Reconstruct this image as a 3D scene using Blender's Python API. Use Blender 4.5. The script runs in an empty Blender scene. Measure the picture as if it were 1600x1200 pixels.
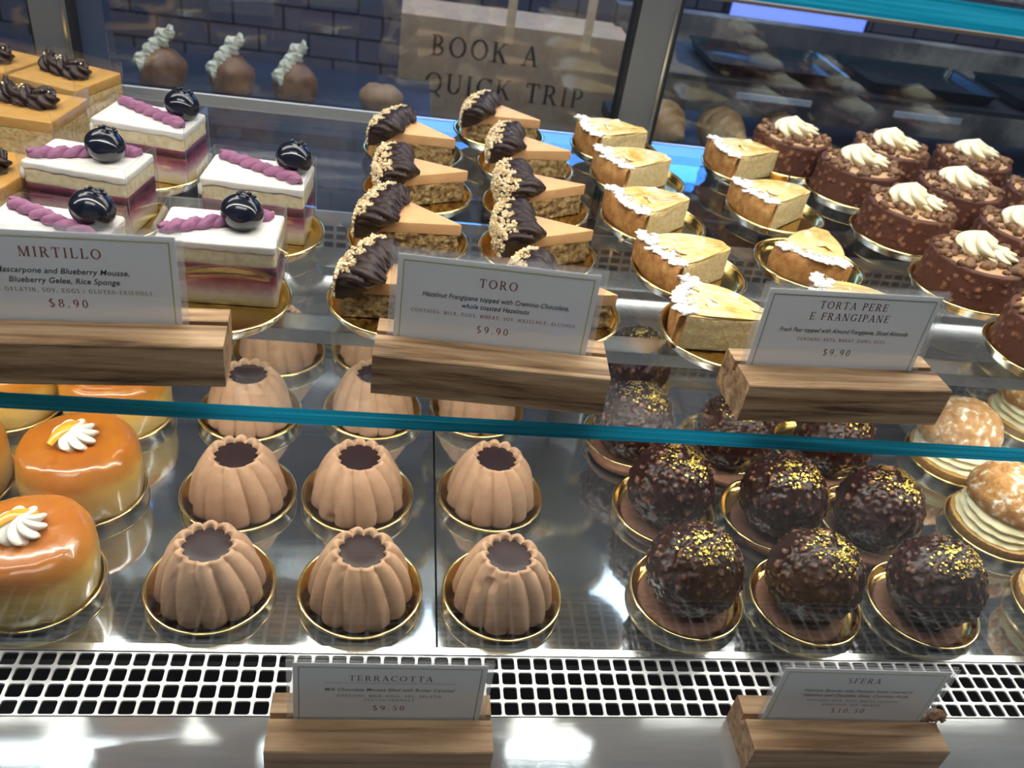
import bpy, math, random
import numpy as np
from mathutils import Matrix, Vector

C = bpy.context.scene
COL = C.collection
PI = math.pi

# ------------------------------------------------------------------ camera
CAM_R = ((0.9869846630459332, -0.08375317447989788, 0.13728321338257404),
         (-0.06095570884795126, 0.5951334040009111, 0.8013118200807549),
         (0.14881423477258274, 0.7992506723217867, -0.5822823080965303))
cam_data = bpy.data.cameras.new('camera')
cam_data.sensor_width = 36.0
cam_data.lens = 1318.55 / 1600 * 36.0
cam_data.clip_start = 0.01
cam_data.dof.use_dof = True
cam_data.dof.focus_distance = 0.53
cam_data.dof.aperture_fstop = 10.5
cam = bpy.data.objects.new('camera', cam_data)
COL.objects.link(cam)
r_, u_, f_ = CAM_R
cam.matrix_world = Matrix(((r_[0], u_[0], -f_[0], 0.0), (r_[1], u_[1], -f_[1], 0.0),
                           (r_[2], u_[2], -f_[2], 0.4695), (0, 0, 0, 1)))
C.camera = cam

# ------------------------------------------------------------------ light and exposure
w = bpy.data.worlds.new('world')
C.world = w
w.use_nodes = True
w.node_tree.nodes['Background'].inputs[0].default_value = (0.62, 0.72, 1.0, 1)
w.node_tree.nodes['Background'].inputs[1].default_value = 0.05
STRIP = 5.0     # roof panels
BAR = 24.0      # light bars under the shelves      # case light bar
LAMP = 26.0       # shop ceiling lamps
C.view_settings.view_transform = 'Standard'
C.view_settings.look = 'None'
C.view_settings.gamma = 1.0
C.view_settings.use_curve_mapping = False
C.view_settings.exposure = 0.5
C.cycles.transparent_max_bounces = 32
C.cycles.max_bounces = 10
C.cycles.caustics_reflective = False
C.cycles.caustics_refractive = False
C.cycles.sample_clamp_indirect = 4.0


def area_lamp(name, loc, target, size, energy, color):
    d = bpy.data.lights.new(name, 'AREA')
    d.shape = 'RECTANGLE'
    d.size, d.size_y = size
    d.energy = energy
    d.color = color
    o = bpy.data.objects.new(name, d)
    COL.objects.link(o)
    o.location = loc
    o.rotation_euler = (Vector(target) - Vector(loc)).to_track_quat('-Z', 'Y').to_euler()
    return o


area_lamp('shop_fill', (0.1, -0.25, 1.9), (0.1, 0.35, 0.1), (1.6, 0.5), 15.0, (1.0, 0.95, 0.88))  # added soft fill for the shop's ambient light in front
area_lamp('back_fill', (0.2, 1.35, 1.35), (0.1, 1.7, 0.0), (1.8, 0.3), 6.0, (0.85, 0.9, 1.0))  # added fill that brightens the tile wall and paper bag

S = 0.1925        # top of the glass shelf
RNG = random.Random(7)


# ------------------------------------------------------------------ noise
def _hash(ix, iy, iz, seed):
    n = (ix * 73856093) ^ (iy * 19349663) ^ (iz * 83492791) ^ (seed * 2654435761)
    n = (n ^ (n >> 13)) * 1274126177
    n = n ^ (n >> 16)
    return (n & 0xFFFFFF) / float(0xFFFFFF) * 2 - 1


def vnoise(P, scale, seed=0):
    Q = np.asarray(P, float) * scale
    I = np.floor(Q).astype(np.int64)
    F = Q - I
    F = F * F * (3 - 2 * F)
    out = np.zeros(len(Q))
    for dx in (0, 1):
        for dy in (0, 1):
            for dz in (0, 1):
                wgt = (F[:, 0] if dx else 1 - F[:, 0]) * (F[:, 1] if dy else 1 - F[:, 1]) * (F[:, 2] if dz else 1 - F[:, 2])
                out += wgt * _hash(I[:, 0] + dx, I[:, 1] + dy, I[:, 2] + dz, seed)
    return out


def fbm(P, scale, seed=0, octv=3):
    s = np.zeros(len(P))
    a = 1.0
    for k in range(octv):
        s += a * vnoise(P, scale * 2 ** k, seed + k * 17)
        a *= 0.5
    return s


# ------------------------------------------------------------------ mesh helpers
class MB:
    def __init__(self):
        self.V, self.F, self.M, self.n = [], [], [], 0

    def add(self, V, F, m=0):
        V = np.asarray(V, float).reshape(-1, 3)
        self.V.append(V)
        n = self.n
        for f in F:
            self.F.append(tuple(int(i) + n for i in f))
            self.M.append(m)
        self.n += len(V)
        return self

    def verts(self):
        return np.concatenate(self.V)

    def box(self, x0, x1, y0, y1, z0, z1, m=0):
        V = [(x, y, z) for x in (x0, x1) for y in (y0, y1) for z in (z0, z1)]
        return self.add(V, [(0, 1, 3, 2), (4, 6, 7, 5), (0, 4, 5, 1), (2, 3, 7, 6), (0, 2, 6, 4), (1, 5, 7, 3)], m)

    def loops(self, L, cap0=True, cap1=True, m=0, closed=False):
        """skin of stacked closed loops of equal length"""
        L = [np.asarray(l, float) for l in L]
        n = len(L[0])
        V = np.concatenate(L)
        F = []
        k = len(L)
        for a in range(k if closed else k - 1):
            b = (a + 1) % k
            for i in range(n):
                j = (i + 1) % n
                F.append((a * n + i, a * n + j, b * n + j, b * n + i))
        if not closed:
            if cap0:
                F.append(tuple(range(n - 1, -1, -1)))
            if cap1:
                F.append(tuple((k - 1) * n + i for i in range(n)))
        return self.add(V, F, m)


def mesh_from(name, V, F, mats, midx=None, smooth=True, angle=40, attr=None):
    me = bpy.data.meshes.new(name)
    me.from_pydata([tuple(v) for v in np.asarray(V, float)], [], [tuple(f) for f in F])
    for m in (mats if isinstance(mats, (list, tuple)) else [mats]):
        me.materials.append(m)
    if midx is not None:
        me.polygons.foreach_set('material_index', np.asarray(midx, np.int32))
    me.polygons.foreach_set('use_smooth', np.full(len(me.polygons), bool(smooth)))
    if attr is not None:
        a = me.attributes.new('mix', 'FLOAT', 'POINT')
        a.data.foreach_set('value', np.asarray(attr, np.float32))
    me.update()
    if smooth and angle:
        try:
            me.set_sharp_from_angle(angle=math.radians(angle))
        except Exception:
            pass
    return me


def link(name, me, parent=None, loc=(0, 0, 0), rot=(0, 0, 0)):
    o = bpy.data.objects.new(name, me)
    COL.objects.link(o)
    o.parent = parent
    o.location = loc
    o.rotation_euler = rot
    return o


def part(name, mb, mats, parent=None, smooth=True, angle=40, attr=None, loc=(0, 0, 0), rot=(0, 0, 0), V=None):
    me = mesh_from(name, mb.verts() if V is None else V, mb.F, mats, mb.M, smooth, angle, attr)
    return link(name, me, parent, loc, rot)


def empty(name, loc=(0, 0, 0), rz=0.0):
    o = bpy.data.objects.new(name, None)
    o.empty_display_size = 0.01
    COL.objects.link(o)
    o.location = loc
    o.rotation_euler = (0, 0, rz)
    return o


def tag(o, label, cat, group=None):
    o['label'] = label
    o['category'] = cat
    if group:
        o['group'] = group
    return o


def struct(o):
    o['kind'] = 'structure'
    return o


def dup(root, loc, rz):
    r = root.copy()
    COL.objects.link(r)
    r.location = loc
    r.rotation_euler = (0, 0, rz)
    for ch in list(root.children):
        c = ch.copy()
        COL.objects.link(c)
        c.parent = r
        for g in list(ch.children):
            d = g.copy()
            COL.objects.link(d)
            d.parent = c
    return r


def circ(n, r, z, cx=0, cy=0, ph=0.0):
    t = np.linspace(0, 2 * PI, n, endpoint=False) + ph
    return np.stack([cx + r * np.cos(t), cy + r * np.sin(t), np.full(n, z)], 1)


def lathe(mb, prof, n=64, m=0, rfun=None, caps=True):
    """prof: [(r, z)] from bottom to top (or inside out)"""
    t = np.linspace(0, 2 * PI, n, endpoint=False)
    L = []
    for r, z in prof:
        rr = np.full(n, float(r)) if rfun is None else rfun(t, r, z)
        L.append(np.stack([rr * np.cos(t), rr * np.sin(t), np.full(n, float(z))], 1))
    return mb.loops(L, caps, caps, m)


def inset(loop, d):
    c = loop[:, :2].mean(0)
    o = loop.copy()
    v = c - loop[:, :2]
    ln = np.linalg.norm(v, axis=1, keepdims=True) + 1e-9
    o[:, :2] = loop[:, :2] + v / ln * np.minimum(d, ln * 0.98)
    return o


def resample(poly, step):
    P = [np.array(p, float) for p in poly]
    out = []
    for a, b in zip(P, P[1:] + P[:1]):
        k = max(1, int(round(np.linalg.norm(b - a) / step)))
        for i in range(k):
            out.append(a + (b - a) * i / k)
    return np.array(out)


def round_poly(poly, r, k=3):
    P = [np.array(p, float) for p in poly]
    out = []
    n = len(P)
    for i in range(n):
        a, b, c = P[i - 1], P[i], P[(i + 1) % n]
        d1, d2 = a - b, c - b
        l1, l2 = np.linalg.norm(d1), np.linalg.norm(d2)
        q = min(r, l1 * 0.45, l2 * 0.45)
        p0, p1 = b + d1 / l1 * q, b + d2 / l2 * q
        for j in range(k + 1):
            t = j / k
            out.append((1 - t) ** 2 * p0 + 2 * t * (1 - t) * b + t * t * p1)
    return out


def slab(mb, poly, z0, z1, step=0.0025, bev=0.001, rough=0.0, seed=0, scale=350, m=0, top_rough=0.0, nz=None, rings=3, taper=0.0):
    """convex prism with rounded edges, optional rough (crumb) sides and top"""
    P = resample(poly, step)
    base = np.concatenate([P, np.zeros((len(P), 1))], 1)
    h = z1 - z0
    nz = nz or max(2, int(h / step))
    L = []

    def at(z, ins):
        l = inset(base, ins)
        l[:, 2] = z
        return l
    reach = np.linalg.norm(P - P.mean(0), axis=1).max()
    for k in range(1, rings + 1):
        L.append(at(z0, bev + reach * 0.97 * (1 - k / (rings + 0.0))))
    for k in range(3):
        a = (k + 1) / 3 * PI / 2
        L.append(at(z0 + bev * (1 - math.cos(a)), bev * (1 - math.sin(a))))
    for k in range(1, nz):
        z = z0 + bev + (h - 2 * bev) * k / nz
        L.append(at(z, taper * k / nz))
    for k in range(3):
        a = (k) / 3 * PI / 2
        L.append(at(z1 - bev + bev * math.sin(a), taper + bev * (1 - math.cos(a))))
    ntop = rings + 4
    for k in range(ntop):
        L.append(at(z1, taper + bev + reach * 0.97 * k / (ntop - 1)))
    k0 = rings + 2
    k1 = len(L) - ntop
    ctr = P.mean(0)
    out = []
    for i, l in enumerate(L):
        l = l.copy()
        if k0 <= i < k1 and rough:
            d = fbm(l, scale, seed) * rough
            v = l[:, :2] - ctr
            v = v / (np.linalg.norm(v, axis=1, keepdims=True) + 1e-9)
            l[:, :2] += v * d[:, None]
        if i >= k1 - 2 and top_rough:
            l[:, 2] += fbm(l, scale * 0.5, seed + 5) * top_rough
        out.append(l)
    return mb.loops(out, True, True, m)


def sweep(mb, path, rad, lobes=0, depth=0.2, twist=0.0, n=20, m=0, sharp=1.0, squash=1.0):
    """tube along path with a star section that twists; closed with tapered ends"""
    P = np.asarray(path, float)
    k = len(P)
    T = np.gradient(P, axis=0)
    T /= np.linalg.norm(T, axis=1, keepdims=True) + 1e-12
    up = np.array([0, 0, 1.0])
    L = []
    for i in range(k):
        s = np.cross(T[i], up)
        if np.linalg.norm(s) < 1e-4:
            s = np.array([1.0, 0, 0])
        s /= np.linalg.norm(s)
        q = np.cross(s, T[i])
        t = np.linspace(0, 2 * PI, n, endpoint=False)
        rr = np.full(n, rad[i])
        if lobes:
            rr = rr * (1 - depth + depth * np.abs(np.cos((t + twist * i / (k - 1)) * lobes / 2)) ** sharp)
        L.append(P[i] + np.outer(np.cos(t) * rr, s) + np.outer(np.sin(t) * rr * squash, q))
    return mb.loops(L, True, True, m)


def star_drop(mb, r, h, lobes=9, twist=1.2, depth=0.3, n=90, nz=26, c=(0, 0, 0), tilt=(0, 0), m=0, tip=0.0, seed=0, sharp=0.8):
    """piped star rosette: ridges twist up to a soft peak"""
    L = []
    for k in range(nz):
        s = k / (nz - 1)
        R = r * (0.80 + 0.55 * s - 0.2 * s * s) if s < 0.25 else r * (0.925 * math.cos((s - 0.25) / 0.75 * PI / 2) ** 0.8 + 0.02)
        z = h * s ** 0.9
        t = np.linspace(0, 2 * PI, n, endpoint=False)
        d = depth * (1 if s < 0.85 else (1 - s) / 0.15)
        rr = R * (1 - d + d * 1.3 * np.abs(np.cos((t + twist * s) * lobes / 2)) ** sharp)
        rr *= 1 + 0.05 * np.sin(2 * t + seed)
        x = c[0] + rr * np.cos(t) + tilt[0] * s * s
        y = c[1] + rr * np.sin(t) + tilt[1] * s * s
        ridge = 0.05 * h * np.abs(np.cos((t + twist * s) * lobes / 2)) * math.sin(PI * s)
        L.append(np.stack([x, y, c[2] + z + ridge + (tip * s ** 8)], 1))
    return mb.loops(L, True, True, m)


_OCT = np.array([(1, 0, 0), (-1, 0, 0), (0, 1, 0), (0, -1, 0), (0, 0, 1), (0, 0, -1)], float)
_OF = [(0, 2, 4), (2, 1, 4), (1, 3, 4), (3, 0, 4), (2, 0, 5), (1, 2, 5), (3, 1, 5), (0, 3, 5)]
_CUB = np.array([(x, y, z) for x in (-1, 1) for y in (-1, 1) for z in (-1, 1)], float) * 0.7
_CF = [(0, 1, 3, 2), (4, 6, 7, 5), (0, 4, 5, 1), (2, 3, 7, 6), (0, 2, 6, 4), (1, 5, 7, 3)]


def bit(mb, p, r, rng, m=0, flat=1.0):
    V, F = (_CUB, _CF) if rng.random() < 0.6 else (_OCT, _OF)
    V = V * np.array([[rng.uniform(0.65, 1.3) for _ in range(3)] for _ in range(len(V))]) * r
    V[:, 2] *= flat
    R = np.array(Matrix.Rotation(rng.uniform(0, 6.28), 3, Vector((rng.uniform(-1, 1), rng.uniform(-1, 1), rng.uniform(-1, 1) + 0.01)).normalized()))
    mb.add(V @ R.T + np.asarray(p), F, m)


def blob(mb, c, rad, seed=0, amp=0.15, scale=120, n=20, k=12, m=0):
    L = []
    for i in range(k):
        a = -PI / 2 + PI * (i + 0.02) / (k - 1 + 0.04)
        t = np.linspace(0, 2 * PI, n, endpoint=False)
        l = np.stack([np.cos(a) * np.cos(t), np.cos(a) * np.sin(t), np.full(n, math.sin(a))], 1)
        w_ = l * np.array(rad) + np.array(c)
        l = l * (1 + amp * fbm(w_, scale, seed)[:, None])
        L.append(l * np.array(rad) + np.array(c))
    return mb.loops(L, True, True, m)


# ------------------------------------------------------------------ materials
def new_mat(name):
    m = bpy.data.materials.new(name)
    m.use_nodes = True
    nt = m.node_tree
    return m, nt, nt.nodes['Principled BSDF']


def rgb(c):
    return (c[0], c[1], c[2], 1.0)


def N(nt, t, **k):
    n = nt.nodes.new(t)
    for a, b in k.items():
        setattr(n, a, b)
    return n


def coords(nt, scale=(1, 1, 1), vary=True):
    tc = N(nt, 'ShaderNodeTexCoord')
    mp = N(nt, 'ShaderNodeMapping')
    mp.inputs['Scale'].default_value = scale
    nt.links.new(tc.outputs['Object'], mp.inputs['Vector'])
    if vary:
        oi = N(nt, 'ShaderNodeObjectInfo')
        ml = N(nt, 'ShaderNodeMath', operation='MULTIPLY')
        ml.inputs[1].default_value = 7.0
        cx = N(nt, 'ShaderNodeCombineXYZ')
        nt.links.new(oi.outputs['Random'], ml.inputs[0])
        for i in range(3):
            nt.links.new(ml.outputs[0], cx.inputs[i])
        nt.links.new(cx.outputs[0], mp.inputs['Location'])
    return mp.outputs['Vector']


def noise(nt, vec, scale, detail=4, rough=0.6, dist=0.0):
    n = N(nt, 'ShaderNodeTexNoise')
    n.inputs['Scale'].default_value = scale
    n.inputs['Detail'].default_value = detail
    n.inputs['Roughness'].default_value = rough
    n.inputs['Distortion'].default_value = dist
    nt.links.new(vec, n.inputs['Vector'])
    return n.outputs['Fac']


def ramp(nt, fac, stops):
    r = N(nt, 'ShaderNodeValToRGB')
    e = r.color_ramp.elements
    while len(e) < len(stops):
        e.new(0.5)
    for el, (p, c) in zip(e, stops):
        el.position = p
        el.color = rgb(c)
    nt.links.new(fac, r.inputs['Fac'])
    return r.outputs['Color']


def bump(nt, bs, fac, strength, dist=0.001):
    b = N(nt, 'ShaderNodeBump')
    b.inputs['Strength'].default_value = strength
    b.inputs['Distance'].default_value = dist
    nt.links.new(fac, b.inputs['Height'])
    nt.links.new(b.outputs['Normal'], bs.inputs['Normal'])


def mat(name, c1, c2=None, scale=200, rough=0.5, metal=0.0, bmp=0.0, bscale=None, coat=0.0, stops=None, spec=0.5, sss=0.0, bdist=0.001, stretch=(1, 1, 1), det=4):
    m, nt, b = new_mat(name)
    b.inputs['Base Color'].default_value = rgb(c1)
    b.inputs['Roughness'].default_value = rough
    b.inputs['Metallic'].default_value = metal
    b.inputs['Specular IOR Level'].default_value = spec
    b.inputs['Coat Weight'].default_value = coat
    b.inputs['Coat Roughness'].default_value = 0.06
    if sss:
        b.inputs['Subsurface Weight'].default_value = sss
        b.inputs['Subsurface Scale'].default_value = 0.004
        b.inputs['Subsurface Radius'].default_value = (1.0, 0.6, 0.35)
    if c2 is not None or stops or bmp:
        v = coords(nt, stretch)
    if c2 is not None or stops:
        f = noise(nt, v, scale, det)
        st = stops or [(0.35, c1), (0.65, c2)]
        nt.links.new(ramp(nt, f, st), b.inputs['Base Color'])
    if bmp:
        bump(nt, b, noise(nt, v, bscale or scale, 4), bmp, bdist)
    return m


def mat_attr(name, c0, c1, r0, r1, bmp=0.0, bscale=600, coat=0.0):
    """two tones mixed by the mesh's own 'mix' value (coating / embedded nuts)"""
    m, nt, b = new_mat(name)
    a = N(nt, 'ShaderNodeAttribute', attribute_name='mix')
    v = coords(nt)
    nz = noise(nt, v, 700, 3)
    ad = N(nt, 'ShaderNodeMath', operation='MULTIPLY_ADD')
    nt.links.new(nz, ad.inputs[0])
    ad.inputs[1].default_value = 0.7
    nt.links.new(a.outputs['Fac'], ad.inputs[2])
    nt.links.new(ramp(nt, ad.outputs[0], [(0.50, c0), (0.92, c1)]), b.inputs['Base Color'])
    mr = N(nt, 'ShaderNodeMapRange')
    mr.inputs['To Min'].default_value = r0
    mr.inputs['To Max'].default_value = r1
    nt.links.new(a.outputs['Fac'], mr.inputs['Value'])
    nt.links.new(mr.outputs[0], b.inputs['Roughness'])
    b.inputs['Coat Weight'].default_value = coat
    b.inputs['Specular IOR Level'].default_value = 0.32
    if bmp:
        bump(nt, b, noise(nt, v, bscale, 3), bmp, 0.001)
    return m


def mat_z(name, stops, h, rough=0.6, wob=0.1, scale=250, coat=0.0, bmp=0.0, spec=0.5):
    """colour bands by the part's own height (layers of a cake, baked crust)"""
    m, nt, b = new_mat(name)
    tc = N(nt, 'ShaderNodeTexCoord')
    sp = N(nt, 'ShaderNodeSeparateXYZ')
    nt.links.new(tc.outputs['Object'], sp.inputs[0])
    dv = N(nt, 'ShaderNodeMath', operation='DIVIDE')
    dv.inputs[1].default_value = h
    nt.links.new(sp.outputs['Z'], dv.inputs[0])
    v = coords(nt)
    f = noise(nt, v, scale, 4)
    ma = N(nt, 'ShaderNodeMath', operation='MULTIPLY_ADD')
    nt.links.new(f, ma.inputs[0])
    ma.inputs[1].default_value = wob * 2
    nt.links.new(dv.outputs[0], ma.inputs[2])
    sb = N(nt, 'ShaderNodeMath', operation='SUBTRACT')
    nt.links.new(ma.outputs[0], sb.inputs[0])
    sb.inputs[1].default_value = wob
    nt.links.new(ramp(nt, sb.outputs[0], stops), b.inputs['Base Color'])
    b.inputs['Roughness'].default_value = rough
    b.inputs['Coat Weight'].default_value = coat
    b.inputs['Specular IOR Level'].default_value = spec
    if bmp:
        bump(nt, b, noise(nt, v, scale * 2, 4), bmp, 0.001)
    return m


def mat_pane(name, tint=(1, 1, 1), f0=0.045, rough=0.0, haze=0.0, gain=0.9):
    """thin clear sheet: straight-through light plus its mirror reflection"""
    m, nt, b = new_mat(name)
    nt.nodes.remove(b)
    out = nt.nodes['Material Output']
    tr = N(nt, 'ShaderNodeBsdfTransparent')
    tr.inputs[0].default_value = rgb(tint)
    gl = N(nt, 'ShaderNodeBsdfGlossy')
    gl.inputs['Roughness'].default_value = rough
    gl.inputs['Color'].default_value = (1, 1, 1, 1)
    lw = N(nt, 'ShaderNodeLayerWeight')
    lw.inputs['Blend'].default_value = 0.5
    p = N(nt, 'ShaderNodeMath', operation='POWER')
    p.inputs[1].default_value = 5.0
    nt.links.new(lw.outputs['Facing'], p.inputs[0])
    ma = N(nt, 'ShaderNodeMath', operation='MULTIPLY_ADD')
    ma.inputs[1].default_value = gain
    ma.inputs[2].default_value = f0
    nt.links.new(p.outputs[0], ma.inputs[0])
    mx = N(nt, 'ShaderNodeMixShader')
    nt.links.new(ma.outputs[0], mx.inputs[0])
    nt.links.new(tr.outputs[0], mx.inputs[1])
    nt.links.new(gl.outputs[0], mx.inputs[2])
    last = mx.outputs[0]
    if haze:
        df = N(nt, 'ShaderNodeBsdfTranslucent')
        df.inputs[0].default_value = (0.9, 0.93, 0.95, 1)
        m2 = N(nt, 'ShaderNodeMixShader')
        m2.inputs[0].default_value = haze
        nt.links.new(last, m2.inputs[1])
        nt.links.new(df.outputs[0], m2.inputs[2])
        last = m2.outputs[0]
    nt.links.new(last, out.inputs[0])
    return m


def mat_emit(name, c, s):
    m, nt, b = new_mat(name)
    b.inputs['Base Color'].default_value = (0.8, 0.8, 0.8, 1)
    b.inputs['Emission Color'].default_value = rgb(c)
    b.inputs['Emission Strength'].default_value = s
    return m


def mat_through(name, c, amount=0.5, rough=0.4):
    """sheet or edge that lets part of the light behind it glow through"""
    m, nt, b = new_mat(name)
    out = nt.nodes['Material Output']
    b.inputs['Base Color'].default_value = rgb(c)
    b.inputs['Roughness'].default_value = rough
    tl = N(nt, 'ShaderNodeBsdfTranslucent')
    tl.inputs[0].default_value = rgb(c)
    mx = N(nt, 'ShaderNodeMixShader')
    mx.inputs[0].default_value = amount
    nt.links.new(b.outputs[0], mx.inputs[1])
    nt.links.new(tl.outputs[0], mx.inputs[2])
    nt.links.new(mx.outputs[0], out.inputs[0])
    return m


M = {}
M['gold'] = mat('gold_foil', (0.82, 0.55, 0.17), rough=0.16, metal=1.0)
M['gold_rim'] = mat('gold_rim', (0.95, 0.74, 0.33), rough=0.12, metal=1.0)
M['silver'] = mat('silver_underside', (0.78, 0.74, 0.66), rough=0.2, metal=1.0)
M['shelf_glass'] = mat_pane('shelf_glass', (0.985, 1.0, 0.995), 0.05)
M['front_glass'] = mat_pane('front_glass', (0.99, 1, 1), 0.025)
M['guard_glass'] = mat_pane('guard_glass', (0.99, 1, 1), 0.032)
M['rear_glass'] = mat_pane('rear_glass', (0.86, 0.91, 0.97), 0.055)
M['film'] = mat_pane('clear_film', (0.985, 0.985, 0.985), 0.03, 0.04, 0.02, 0.5)
M['film_edge'] = mat_pane('film_edge', (0.8, 0.82, 0.85), 0.25, 0.2, 0.35)
M['sleeve'] = mat_pane('clear_sleeve', (0.97, 0.975, 0.98), 0.06, 0.05, 0.04)


def mat_glass_edge(name, gain):
    m = mat_through(name, (0.03, 0.42, 0.52), 0.6, 0.12)
    nt = m.node_tree
    v = coords(nt, (6, 1, 900), False)
    c = ramp(nt, noise(nt, v, 1.0, 4), [(0.3, (0.004, 0.16 * gain, 0.28 * gain)), (0.55, (0.010, 0.33 * gain, 0.52 * gain)), (0.75, (0.08, 0.56 * gain, 0.80 * gain))])
    for n in nt.nodes:
        if n.type == 'BSDF_TRANSLUCENT':
            nt.links.new(c, n.inputs[0])
        if n.type == 'BSDF_PRINCIPLED':
            nt.links.new(c, n.inputs['Base Color'])
    return m


M['glass_edge'] = mat_glass_edge('glass_edge', 1.0)
M['lit_edge'] = mat_glass_edge('lit_glass_edge', 1.2)  # brighter copy of the edge, bluish light put into its colour


def mat_steel(name, base, rough, stretch, bmp=0.05, metal=1.0):
    m, nt, b = new_mat(name)
    b.inputs['Metallic'].default_value = metal
    v = coords(nt, stretch, False)
    f = noise(nt, v, 1.0, 6, 0.7)
    nt.links.new(ramp(nt, f, [(0.3, tuple(c * 0.85 for c in base)), (0.7, base)]), b.inputs['Base Color'])
    mr = N(nt, 'ShaderNodeMapRange')
    mr.inputs['To Min'].default_value = rough * 0.6
    mr.inputs['To Max'].default_value = rough * 1.5
    nt.links.new(f, mr.inputs['Value'])
    nt.links.new(mr.outputs[0], b.inputs['Roughness'])
    bump(nt, b, f, bmp, 0.0005)
    return m


M['tray'] = mat_steel('tray_steel', (0.58, 0.61, 0.65), 0.06, (40, 260, 40), 0.015, 0.93)
M['deck'] = mat_steel('deck_steel', (0.58, 0.59, 0.61), 0.07, (20, 300, 60), 0.03, 0.62)
M['grille'] = mat('white_grille', (0.66, 0.67, 0.69), rough=0.35, metal=0.4)
M['dark_void'] = mat('dark_duct', (0.02, 0.022, 0.026), rough=0.7)
M['rail'] = mat('bright_rail', (0.85, 0.86, 0.86), rough=0.2, metal=1.0)
M['pale_rail'] = mat('pale_rail', (0.72, 0.74, 0.76), rough=0.3, metal=0.35)
M['post'] = mat('post_grey', (0.16, 0.175, 0.20), rough=0.4, metal=0.3)
M['gasket'] = mat('black_gasket', (0.006, 0.006, 0.008), rough=0.6)
M['navy'] = mat('navy_panel', (0.011, 0.018, 0.042), (0.018, 0.026, 0.055), scale=4, rough=0.5)
M['white_plastic'] = mat('white_plastic', (0.8, 0.8, 0.8), rough=0.4)
M['card'] = mat_through('card_paper', (0.86, 0.87, 0.88), 0.38, 0.6)
M['ink_red'] = mat('ink_burgundy', (0.27, 0.045, 0.04), rough=0.8)
M['ink_brown'] = mat('ink_brown', (0.15, 0.06, 0.05), rough=0.8)
M['ink_dark'] = mat('ink_dark', (0.03, 0.03, 0.035), rough=0.8)
M['ink_rose'] = mat('ink_rose', (0.36, 0.11, 0.09), rough=0.8)
M['ink_green'] = mat('ink_green', (0.12, 0.33, 0.19), rough=0.8)
M['ink_olive'] = mat('ink_olive', (0.24, 0.28, 0.16), rough=0.8)
M['ink_lime'] = mat('ink_lime', (0.50, 0.52, 0.10), rough=0.8)


def mat_wood(name, stops, seed):
    m, nt, b = new_mat(name)
    tc = N(nt, 'ShaderNodeTexCoord')
    mp = N(nt, 'ShaderNodeMapping')
    mp.inputs['Scale'].default_value = (9, 130, 130)
    mp.inputs['Location'].default_value = (seed * 3.1, seed * 1.7, seed * 5.3)
    nt.links.new(tc.outputs['Object'], mp.inputs['Vector'])
    f = noise(nt, mp.outputs[0], 1.0, 4, 0.55, 0.7)
    mp2 = N(nt, 'ShaderNodeMapping')
    mp2.inputs['Scale'].default_value = (60, 900, 900)
    nt.links.new(tc.outputs['Object'], mp2.inputs['Vector'])
    g = noise(nt, mp2.outputs[0], 1.0, 3, 0.6)
    ma = N(nt, 'ShaderNodeMath', operation='MULTIPLY_ADD')
    nt.links.new(g, ma.inputs[0])
    ma.inputs[1].default_value = 0.22
    nt.links.new(f, ma.inputs[2])
    sb = N(nt, 'ShaderNodeMath', operation='SUBTRACT')
    nt.links.new(ma.outputs[0], sb.inputs[0])
    sb.inputs[1].default_value = 0.11
    nt.links.new(ramp(nt, sb.outputs[0], stops), b.inputs['Base Color'])
    b.inputs['Roughness'].default_value = 0.5
    b.inputs['Specular IOR Level'].default_value = 0.3
    bump(nt, b, g, 0.25, 0.0004)
    return m


OAK = [(0.28, (0.20, 0.105, 0.05)), (0.5, (0.42, 0.26, 0.14)), (0.72, (0.58, 0.40, 0.24))]
WALNUT = [(0.30, (0.07, 0.035, 0.018)), (0.46, (0.30, 0.18, 0.09)), (0.6, (0.46, 0.30, 0.17)), (0.75, (0.60, 0.43, 0.26))]

# food
M['cream'] = mat('whipped_cream', (0.90, 0.83, 0.61), rough=0.45, sss=0.15, bmp=0.08, bscale=500)
M['cream_white'] = mat('white_cream', (0.93, 0.90, 0.80), rough=0.4, sss=0.15)
M['custard_cream'] = mat('custard_cream', (0.92, 0.85, 0.55), rough=0.42, sss=0.15)
M['ganache'] = mat('dark_ganache', (0.026, 0.012, 0.013), rough=0.4, spec=0.3)
M['frosting'] = mat('chocolate_frosting', (0.021, 0.009, 0.008), (0.031, 0.014, 0.012), scale=300, rough=0.42, spec=0.4)
M['mousse'] = mat('milk_chocolate_velvet', (0.53, 0.325, 0.20), (0.60, 0.385, 0.245), scale=90, rough=0.75, bmp=0.12, bscale=1500, spec=0.25)
M['cookie'] = mat('cocoa_cookie', (0.20, 0.095, 0.058), (0.27, 0.13, 0.08), scale=300, rough=0.8, bmp=0.4, bscale=700)
M['nut_glaze'] = mat_attr('dark_nut_glaze', (0.026, 0.0085, 0.006), (0.30, 0.135, 0.08), 0.2, 0.45, 0.5, 420, 0.0)
M['milk_nut'] = mat_attr('milk_nut_coating', (0.110, 0.042, 0.027), (0.30, 0.14, 0.08), 0.4, 0.55, 0.35, 500, 0.0)
M['tan_mousse'] = mat('tan_mousse', (0.50, 0.30, 0.16), (0.58, 0.37, 0.21), scale=200, rough=0.6)
M['nut_crumble'] = mat('roast_nut_crumble', (0.16, 0.075, 0.03), stops=[(0.3, (0.09, 0.038, 0.018)), (0.5, (0.18, 0.085, 0.038)), (0.74, (0.40, 0.23, 0.11))], scale=140, rough=0.5, bmp=0.3, bscale=500)
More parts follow.
